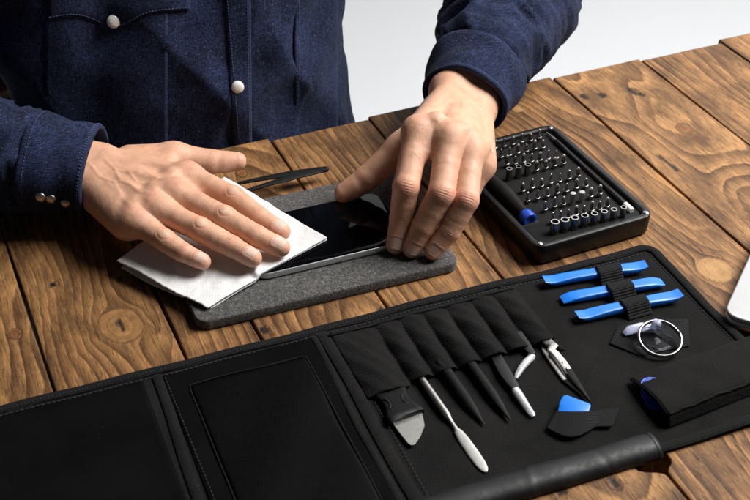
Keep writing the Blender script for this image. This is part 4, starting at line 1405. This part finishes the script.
win_e(edge_pts((-40.0, -19.9), (-40.0, -2.45), 30) + edge_pts((-39.9, -2.3), (-31.0, -2.45), 26) + edge_pts((-30.9, -2.6), (-30.9, -19.9), 30))
strip(-28.75, -20.2, -.35, 1.0, .12, -.1)
strip(-29.9, -20.2, -.5, .5, .08, .25)
# pockets for the tools
pb = [-28.3, -24.7, -22.7, -20.7, -18.7, -16.5, -14.5, -12.3]
ph_ = [.66, .72, .74, .76, .78, .72, .70]
def pocketfn(s, t):
    x = lerp(pb[0], pb[-1], s)
    i = max(0, min(6, next((k for k in range(7) if x <= pb[k + 1]), 6)))
    q = (x - pb[i]) / (pb[i + 1] - pb[i])
    hump = max(0, math.sin(pi * q)) ** .75 * ph_[i]
    open_ = 1 - t                                      # t=1 at the back seam
    yl = -8.35 - .28 * math.sin(pi * q) + .55 * (s - .0) + (.35 if i == 0 else 0) * -1
    y = lerp(yl, -1.05, t)
    prof = (.30 + .70 * min(1, open_ * 1.6 + .15)) * (1 - .35 * max(0, t - .8) / .2)
    return (x, y, rz(x, y) + .06 + hump * prof + .05 * math.sin(y * 1.7 + i * 2) * hump + .03 * math.sin(x * 5 + y * 2.3))
V, Fc = sheet(pocketfn, 168, 44, .07)
mesh('tool_pocket', V, Fc, M['nylon'], roll)
strip(-12.5, -9.2, -.35, .5, .16, -.9)
V, Fc = sweep([(x, -1.0 + .03 * math.sin(x * 2), rz(x, -1) + .30) for x in np.linspace(-28.4, -12.4, 60)], .16, .05, n=8); mesh('seam_tape', V, Fc, M['binding'], roll)

def tool(name, label, cat, group=None, at_=(0, 0)):
    p = rw((at_[0], at_[1], 0)); return thing(name, label, cat, tuple(p), RA, group)
def tl(T, pts): return [np.array(p) - w2l(roll, np.array(T.location)[None])[0] * np.array([1, 1, 0]) for p in pts]

# --- opening knife
kn = tool('opening_knife', 'short black handled knife with broad pale blade in the leftmost pocket', 'knife', at_=(-26.2, -9))
def rp(px, py, z): return rl(px, py, z)
V, Fc = sweep(tl(kn, [rp(384, 380, .50), rp(387.5, 387.5, .55), rp(391, 393, .62), rp(395, 399.5, .66), rp(399.5, 406.5, .68), rp(402.5, 411, .70), rp(404.5, 414, .70)]),
              [1.22, 1.26, 1.20, 1.02, 1.08, 1.32, 1.36], [.16, .18, .24, .24, .26, .30, .30], n=20, power=4)
mesh('handle', V, Fc, M['mattp'], kn, sharp=45)
V, Fc = sweep(tl(kn, [rp(403.5, 412.5, .70), rp(404.3, 413.7, .70), rp(406.5, 417.2, .69), rp(407.2, 418.2, .68)]), [1.34, 1.42, 1.42, 1.36], [.30, .36, .36, .28], n=20, power=4)
mesh('ferrule', V, Fc, M['blackp'], kn, sharp=45)
kc_ = rp(396, 401, .95)
for zx in (-1, 1):
    V, Fc = sweep(tl(kn, [(kc_[0] + (.95 - .45 * math.cos(a) * -1) * zx, kc_[1] + .62 * math.sin(a), .93) for a in np.linspace(pi * .65, pi * 1.35, 8)]), .06, .04, n=6)
    mesh('grip_ridge', V, Fc, M['blackp'], kn)
ko = [rp(389.5, 419, .66), rp(399, 433, .6), rp(408.5, 445.5, .52), rp(411.5, 447, .52), rp(415, 445.5, .52), rp(421, 436, .56), rp(424.6, 426, .62), rp(422, 411.5, .66)]
V, Fc = prism([(p[0], p[1]) for p in tl(kn, ko)], .60, .68); V, Fc = bevelled(V, Fc, .02, 1, 50)
mesh('blade', V, Fc, M['satin'], kn, sharp=30)

# --- metal spudger
ms = tool('metal_spudger', 'slim silver metal spudger with flat rounded tip beside the knife', 'spudger', at_=(-23.7, -10))
mA, mB_ = rp(420.5, 377.5, .66), rp(486.2, 471.8, .46)
tt_ = [0, .02, .2, .40, .435, .47, .52, .565, .60, .68, .82, .92, .975, 1.0]
pts = [mA + (mB_ - mA) * t for t in tt_]
V, Fc = sweep(tl(ms, pts), [.25, .27, .28, .28, .26, .17, .14, .17, .33, .40, .42, .38, .26, .10], [.25, .27, .28, .28, .25, .14, .10, .075, .06, .05, .04, .03, .025, .02], n=20, power=2.3)
mesh('rod', V, Fc, M['satin'], ms, sharp=60)

# --- black plastic spudgers
for i, (a, b, lab) in enumerate((((447, 372), (484.5, 425), 'pointed black plastic spudger next to the silver metal spudger'), ((472, 366), (511, 421), 'pointed black plastic spudger beside the clear tipped tweezers'))):
    A_ = rp(*a, .70); B_ = rp(*b, .52)
    sp = tool('plastic_spudger', lab, 'spudger', 'black plastic spudgers in the tool roll', at_=(A_[0], A_[1]))
    path = [A_ + (B_ - A_) * t + np.array([0, 0, -.10 * (t < 0)]) for t in (-.22, 0, .3, .55, .72, .86, .95, 1.0)]
    V, Fc = sweep(tl(sp, path), [.40, .40, .41, .40, .33, .20, .10, .04], [.33, .33, .33, .30, .22, .13, .07, .03], n=14, power=2.6)
    mesh('body', V, Fc, M['mattp'], sp, sharp=50)

# --- two capped tweezers
def tweez(label, pts, wd, cap_pts, cap_w, name='tweezers'):
    T = tool(name, label, 'tweezers', 'tweezers with clear caps', at_=(pts[0][0], pts[0][1]))
    for k, dz in enumerate((.0, .22)):
        V, Fc = sweep(tl(T, [p + np.array([.06 * k, .02 * k, dz * (1 - .9 * i / (len(pts) - 1))]) for i, p in enumerate(pts)]), wd, .055, n=10, power=4)
        mesh('arm', V, Fc, M['blackp'], T, sharp=45)
    V, Fc = sweep(tl(T, cap_pts), cap_w, [w * .75 for w in cap_w], n=16, power=2.2)
    mesh('tip_cap', V, Fc, M['clear'], T, sharp=60)
tweez('black tweezers with straight clear cap on its tip', [rp(492, 352, .5), rp(499, 365, .52), rp(505, 375, .60), rp(512, 385, .58), rp(517, 391.5, .55), rp(526, 405, .5)], [.42, .44, .46, .38, .22, .1],
      [rp(515.2, 389.5, .55), rp(517, 392.5, .55), rp(521, 398.5, .52), rp(527, 407.5, .5), rp(532.5, 415, .46), rp(533.6, 416.8, .46)], [.30, .36, .34, .29, .24, .12])
tweez('black tweezers with bent clear cap on its curved tip', [rp(516, 335, .5), rp(522, 343, .52), rp(527, 349, .55), rp(531, 354, .6), rp(531, 358, .66), rp(524, 366, .66)], [.40, .40, .34, .26, .2, .1],
      [rp(533.5, 355.5, .72), rp(531.5, 357.5, .72), rp(527, 361.5, .72), rp(521.5, 368, .68), rp(517, 375.5, .62), rp(515.8, 378.5, .6)], [.16, .30, .31, .28, .22, .12])

# --- locking tweezers
lt = tool('locking_tweezers', 'steel cross locking tweezers with dark pointed tips right of the pockets', 'tweezers', at_=(-13.2, -8))
V, Fc = sweep(tl(lt, [rp(543, 331, .75), rp(549, 341, .78), rp(551.5, 343.5, .95), rp(554, 345.5, 1.0), rp(551, 350, .95), rp(555, 353, .85), rp(563, 363, .80), rp(570, 373.5, .72)]), [.24, .27, .31, .32, .30, .31, .33, .31], .07, n=12, power=4)
mesh('upper_arm', V, Fc, M['satin'], lt, sharp=40)
V, Fc = sweep(tl(lt, [rp(540, 333, .5), rp(546, 351, .5), rp(552, 360, .5), rp(559, 371, .48), rp(565, 380, .46)]), [.26, .28, .30, .26, .2], .07, n=12, power=4)
mesh('lower_arm', V, Fc, M['steel'], lt, sharp=40)
V, Fc = sweep(tl(lt, [rp(541, 339, .72), rp(548, 344, .85), rp(552, 345, .95)]), [.2, .24, .2], .1, n=10, power=4); mesh('lock_bridge', V, Fc, M['satin'], lt, sharp=40)
V, Fc = sweep(tl(lt, [rp(568, 370, .74), rp(572, 376, .70), rp(580, 387, .62), rp(588, 398, .52), rp(590.5, 401.5, .5)]), [.31, .30, .21, .09, .03], [.09, .09, .07, .05, .03], n=12, power=3)
mesh('upper_tip', V, Fc, M['mattp'], lt, sharp=40)
V, Fc = sweep(tl(lt, [rp(563, 378, .46), rp(574, 387, .46), rp(587, 399, .45), rp(590, 401.8, .45)]), [.22, .2, .08, .03], .05, n=10, power=3)
mesh('lower_tip', V, Fc, M['mattp'], lt, sharp=40)
for px, py in ((563, 362.5), (567, 368.5)):
    p = tl(lt, [rp(px, py, .86)])[0]; V, Fc = lathe([(.10, -.03), (.10, .02), (.06, .05), (.001, .055)], 12, p); mesh('rivet', V, Fc, M['steel'], lt)

# --- blue prying tools
oz = .78
pry = [((543.5, 281.5), (646, 265.5), 'blue plastic pry tool in the top elastic loop nearest the tray'),
       ((562, 299), (663, 281), 'blue plastic pry tool in the middle elastic loop'),
       ((576.5, 317), (680.5, 294.5), 'blue plastic pry tool in the lowest loop above the key ring')]
tool_mid = []
for i, (a, b, lab) in enumerate(pry):
    A_ = rp(*a, oz); B_ = rp(*b, oz)
    T = tool('pry_tool', lab, 'pry tool', 'blue pry tools in the elastic loops', at_=(A_[0], A_[1]))
    d = B_ - A_; ln = np.linalg.norm(d)
    ts = np.array([0, .015, .05, .10, .17, .26, .40, .60, .74, .83, .90, .95, .985, 1.0])
    curl = np.array([.30, .24, .06, -.06, -.05, 0, 0, 0, 0, -.05, -.06, .06, .24, .30]) * (1 if i != 1 else -.5)
    path = [A_ + d * t + np.array([0, 0, c * .75]) for t, c in zip(ts, curl)]
    wd = np.array([.46, .50, .54, .55, .54, .50, .47, .47, .50, .54, .55, .54, .50, .46])
    tk = np.array([.03, .06, .13, .20, .26, .29, .30, .30, .29, .26, .20, .13, .06, .03])
    V, Fc = sweep(tl(T, path), wd, tk, n=16, power=5)
    mesh('bar', V, Fc, M['blue'], T, sharp=35)
    tool_mid.append((A_ + B_) / 2)
# --- elastic band over them
ex0 = [rl(587.5, 270, .6)[0], rl(612, 266, .6)[0]]
eb = MB()
ys = np.linspace(.0, -7.9, 120)
mids = []
for (a, b, _), xx in zip(pry, (-4.35, -4.6, -4.75)):
    A_ = rl(*a, oz); B_ = rl(*b, oz); mids.append(lerp(A_[1], B_[1], (xx - A_[0]) / (B_[0] - A_[0])))
loops = [(-5.45, -3.35), (-5.35, -3.2), (-5.6, -3.4)]
def band(s, t):
    y = lerp(.0, -8.0, t)
    h = 0
    for m_, in [(k,) for k in mids]:
        h = max(h, math.exp(-(abs(y - m_) / .72) ** 4))
    i = int(np.argmin([abs(y - k) for k in mids])); a = lerp(mids[0], mids[2], 0)
    sh = np.interp(-y, [-mids[0], -mids[1], -mids[2]], [-4.35, -4.75, -4.72])
    x = sh + (s - .5) * 2.15 + .05 * math.sin(y * 3)
    return (x, y, rz(x, y) + .07 + h * .90)
def cut(s, t): return band(s, t)
V, Fc = sheet(lambda s, t: band(s, lerp((-mids[0] - 1.0) / 8, (-mids[2] + 1.1) / 8, t)), 14, 110, .08)
mesh('elastic_band', V, Fc, M['elastic'], roll)

# --- suction cup on its patch
hexp = [(609.5, 344), (618, 327), (640, 320.5), (688, 319.5), (690, 346), (641, 357)]
V, Fc = prism([tuple(rl(*p, .4)[:2]) for p in hexp], .38, .50); V, Fc = bevelled(V, Fc, .05, 2, 40)
mesh('hexagon_patch', V, Fc, M['elastic'], roll, sharp=40)
sc_ = rl(652, 337, .6)
suc = tool('suction_cup', 'clear suction cup with steel key ring on the dark patch', 'suction cup', at_=(sc_[0], sc_[1]))
V, Fc = lathe([(.001, .515), (1.60, .505), (1.64, .52), (1.58, .545), (1.1, .60), (.62, .70), (.45, .78), (.001, .80)], 40); mesh('cup', V, Fc, M['clearcup'], suc, sharp=60)
nb = tl(suc, [rl(656, 326, 1.2)])[0]
V, Fc = lathe([(.001, -.40), (.30, -.38), (.36, -.1), (.40, .12), (.34, .30), (.18, .38), (.001, .4)], 20, nb + np.array([0, 0, .15])); mesh('knob', V, Fc, M['clearknob'], suc)
a_ = tl(suc, [rl(655, 325, 1.1), rl(642, 327, 1.05), rl(630, 330, .85), rl(624, 334, .7)])
V, Fc = sweep(a_, [.36, .52, .50, .22], [.14, .10, .07, .04], n=14, power=2.5); mesh('pull_tab', V, Fc, M['clearknob'], suc)
rc = tl(suc, [rl(660, 338.5, 1.15)])[0]
ringp = []
for k in range(97):
    a = 2 * pi * 2 * k / 96
    ringp.append(rc + np.array([1.62 * math.cos(a), 1.62 * math.sin(a), .42 * math.sin(a + .3) + .09 * (k / 96 - .5) * 2]))
V, Fc = sweep(ringp, .11, .11, up=(0, 0, 1), n=10, power=2.5); mesh('key_ring', V, Fc, M['chrome'], suc)

# --- pick in small pocket
pk = rl(575, 412, .7)
pick = tool('opening_pick', 'bright blue pick standing out of the small black pocket', 'opening pick', at_=(pk[0], pk[1]))
def slab_from(T, pix, z0s, th, mat, name, bev=.06):
    P = [rl(px, py, z) for (px, py), z in zip(pix, z0s)]
    P = tl(T, P) if T is not roll else P
    V = [tuple(p) for p in P] + [(p[0], p[1], p[2] - th) for p in P]; n = len(P)
    Fc = [list(range(n)), list(range(n, 2 * n))[::-1]] + [[i, n + i, n + (i + 1) % n, (i + 1) % n] for i in range(n)]
    V, Fc = bevelled(V, Fc, bev, 2, 40)
    return mesh(name, V, Fc, mat, T, sharp=40)
slab_from(pick, [(557.5, 413), (560, 401), (563.5, 395.5), (567, 395), (590, 403.5), (591, 405.5), (586.5, 418), (575, 433), (562, 434)], [.75, 1.0, 1.1, 1.1, 1.05, 1.0, .8, .6, .6], .20, M['blue'], 'pick_body', .05)
def pp(s, t):
    p0 = lerp(np.array([546.5, 428.5]), np.array([556, 412.0]), t); p1 = lerp(np.array([612.0, 427.0]), np.array([619, 408.5]), t)
    q = lerp(p0, p1, s); q = q + np.array([0, 9.5 * math.sin(pi * min(1, s * 1.35)) * (1 - t) ** 1.0 + 1.5 * math.sin(pi * s) * t])
    z = .48 + .52 * math.sin(pi * min(1, s * 1.3 + .08)) ** .8 * (.35 + .65 * t)
    return rl(q[0], q[1], z)
V, Fc = sheet(pp, 30, 16, -.09); mesh('pick_pocket', V, Fc, M['elastic'], roll)

# --- pouch at right end with two blue picks
po1 = [rl(631, 379, .7), rl(668, 413, 1.5), rl(752, 381, 1.5), rl(748, 338, .7)]
def pouchtop(s, t):
    a = lerp(po1[0], po1[1], t); b = lerp(po1[3], po1[2], t)
    a2 = a + (b - a) * 1.35
    p = lerp(a, a2, s)
    p = p + np.array([0, 0, .28 * math.sin(pi * t) * (1 - .3 * s) + .05 * math.sin(s * 9 + t * 4) + .05 * math.sin(s * 21 - t * 7) * t])
    return p
V, Fc = sheet(pouchtop, 60, 30, .10); mesh('pouch_cover', V, Fc, M['nylon'], roll)
def pouchfront(s, t):
    p = pouchtop(s, 1.0); q = p + np.array([-.05, -.35, 0]); q[2] = .28
    o = lerp(q, p, t); o[1] -= .22 * math.sin(pi * t) ** .7 * (.75 + .12 * math.sin(3 * pi * t)) ; o[2] -= .02
    return o
V, Fc = sheet(pouchfront, 60, 16, .08); mesh('pouch_gusset', V, Fc, M['nylon'], roll)
pth = [pouchtop(s, 1.0) + np.array([0, -.05, -.02]) for s in np.linspace(0, 1, 40)]
V, Fc = tube(pth, .13, 8); mesh('pouch_piping', V, Fc, M['binding'], roll)
pth = [pouchtop(0, t) + np.array([-.02, 0, -.03]) for t in np.linspace(0, 1, 20)]
V, Fc = tube(pth, .10, 8); mesh('pouch_lip', V, Fc, M['nylon'], roll)
for k, (c_, z_, lab) in enumerate((((641, 402), .62, 'lower cobalt blue pick lying inside the black pouch'), ((640, 394), .95, 'upper cobalt blue pick lying inside the black pouch'))):
    c0 = rl(*c_, z_)
    T = tool('opening_pick', lab, 'opening pick', 'dark blue picks in the pouch', at_=(c0[0], c0[1]))
    out = [(1.38 + 1.15 * math.cos(a) * (1 + .12 * math.cos(3 * a)), .95 * math.sin(a) * (1 + .12 * math.cos(3 * a)), 0) for a in np.linspace(0, 2 * pi, 36, endpoint=False)]
    V, Fc = prism([(p[0], p[1]) for p in out], z_ - .05, z_ + .05); V, Fc = bevelled(V, Fc, .04, 2, 50)
    V = [(p[0], p[1], p[2] + .28 * (p[1])) for p in V]
    mesh('pick_body', V, Fc, M['darkblue'], T, sharp=60)
    V, Fc = tube([(p[0], p[1], z_ + .28 * p[1]) for p in out], .085, 8, closed=True); mesh('rim', V, Fc, M['darkblue'], T)

# --- thread in the seams of the roll
def roll_seam(P, dash=.26, gap=.12, rr_=.032, mat='thread'):
    P = np.asarray(P); sg = np.linalg.norm(np.diff(P, axis=0), axis=1); cum = np.concatenate([[0], np.cumsum(sg)])
    mb = MB(); x = 0.0
    while x + dash < cum[-1]:
        q = [np.array([np.interp(x + d_, cum, P[:, k]) for k in range(3)]) for d_ in (0, dash * .5, dash)]
        V, Fc = sweep(q, [rr_ * .6, rr_, rr_ * .6], [rr_ * .6, rr_, rr_ * .6], up=(.1, .2, 1), n=5, power=2); mb.add(V, Fc); x += dash + gap
    mesh('seam_stitching', mb.v, [list(f) for f in mb.f], M[mat], roll)
M['thread'] = simple('charcoal_thread', (.032, .032, .033), .9, var=.3, nscale=9)
roll_seam([(x, -.50 + .12 * math.sin(x * .23), rz(x, -.5) + .05) for x in np.linspace(-60, .3, 160)])
roll_seam([(x, -.02 + .12 * math.sin(x * .23), rz(x, 0) + .215) for x in np.linspace(-60, -.4, 160)], .12, .16)
roll_seam([(.42, y, rz(.42, y) + .05) for y in np.linspace(-.8, -13, 60)])
roll_seam([(-12.75 - .35 * (-y - 1) / 8, y, rz(-12.75, y) + .16) for y in np.linspace(-1, -8, 30)])
roll_seam([(-41.4 - .05 * y * .2, y, rz(-41.4, y) + .10) for y in np.linspace(-.8, -19.5, 70)])
roll_seam([(-27.9, y, rz(-27.9, y) + .12) for y in np.linspace(-9.2, -19.5, 50)])
for pbx in pb[1:-1]:
    sx_ = (pbx - pb[0]) / (pb[-1] - pb[0])
    roll_seam([np.array(pocketfn(sx_, t)) + np.array([0, 0, .02]) for t in np.linspace(.05, .95, 24)], .2, .14, .026)
hc = [tuple(rl(*p, .52)) for p in hexp]; hm = np.mean(np.array(hc), 0)
roll_seam([hm + (np.array(p) - hm) * .9 for p in hc + hc[:1]], .2, .14, .026)

# --- smooth flap along the front edge
fa, fb_ = rl(655, 441, .8), rl(430, 506, .8)
def fl(s, t):
    c = lerp(fb_ + (fb_ - fa) * .35, fa, s)
    a = lerp(-.25 * pi, 1.12 * pi, t)
    r = 1.06 + .035 * math.sin(s * 11 + t * 3) + .012 * math.sin(s * 47 + t * 5) + .05 * math.exp(-((s - .55 - .05 * t) / .01) ** 2) - .05 * math.exp(-((s - .83 + .04 * t) / .008) ** 2)
    return (c[0] + .06 * math.sin(s * 9), c[1] - r * math.cos(a) * 1.02, .16 + max(0, r * math.sin(a)) ** .8 * .80 + .01 * math.sin(s * 23) + max(0, -math.sin(a)) * -.1)
V, Fc = sheet(fl, 110, 26, -.10)
V = np.array(V); V[:, 2] = np.maximum(V[:, 2], .06)
mesh('front_flap', V, Fc, M['leather'], roll)
def flend(k): return [np.array(fl(1.0 - k * .012, t)) + np.array([0, 0, .02]) for t in np.linspace(.12, .9, 24)]
V, Fc = sweep(flend(1), .12, .05, up=(1, 0, .01), n=8); mesh('flap_hem', V, Fc, M['leather'], roll)

# ================================================================== LAPTOP corner
la = at(722.5, 317, 1.0); lb = at(757, 240, 1.0)
LAng = math.atan2(lb[1] - la[1], lb[0] - la[0])
lap = thing('laptop', 'pale silver laptop corner at the far right of the table', 'laptop', (la[0], la[1], .12), LAng)
V, Fc = prism(roundrect(0, -21, 30, 0, 1.2, 10), .0, .75); V, Fc = bevelled(V, Fc, .22, 3, 50); mesh('base', V, Fc, M['alu'], lap, sharp=50)
V, Fc = prism(roundrect(.0, -21, 30, 0, 1.2, 10), .80, 1.22); V, Fc = bevelled(V, Fc, .14, 3, 50); mesh('lid', V, Fc, M['lid'], lap, sharp=50)

# ================================================================== to metres
done = set()
for o in bpy.data.objects:
    if o.type == 'MESH' and o.data.name not in done:
        o.data.transform(Matrix.Scale(CM, 4)); done.add(o.data.name)
    o.location = Vector(o.location) * CM

# ================================================================== light, world, camera
sc = bpy.context.scene
w = bpy.data.worlds.new('World'); sc.world = w; w.use_nodes = True
w.node_tree.nodes['Background'].inputs[0].default_value = (.86, .92, 1.0, 1)
w.node_tree.nodes['Background'].inputs[1].default_value = .034


def area(name, loc, target, size, power, col=(1, 1, 1), size_y=None):
    l = bpy.data.lights.new(name, 'AREA'); l.energy = power; l.size = size; l.color = col
    if size_y: l.shape = 'RECTANGLE'; l.size_y = size_y
    o = bpy.data.objects.new(name, l); C.objects.link(o)
    o.location = loc
    o.rotation_euler = (Vector(target) - Vector(loc)).to_track_quat('-Z', 'Y').to_euler()
    return o


area('key_softbox', (1.42, 1.27, 1.66), (-.02, .88, .02), 1.15, 99, (1, .975, .945), 1.15)
area('backdrop_lamp', (.9, 1.75, 1.5), (.3, 2.4, -.15), .8, 8.5, (.97, .985, 1))

cam = bpy.data.cameras.new('Camera'); co = bpy.data.objects.new('Camera', cam); C.objects.link(co)
co.location = (0, 0, CAMH * CM); co.rotation_euler = (pi / 2 - PITCH, 0, 0)
cam.sensor_width = 36; cam.lens = 36 * FPX / 750; cam.clip_start = .02; cam.clip_end = 50
cam.dof.use_dof = True; cam.dof.focus_distance = 1.04; cam.dof.aperture_fstop = 15
sc.camera = co
sc.view_settings.view_transform = 'Standard'; sc.view_settings.look = 'None'; sc.view_settings.exposure = 0
sc.render.engine = 'CYCLES'
sc.cycles.use_denoising = True
sc.cycles.max_bounces = 8
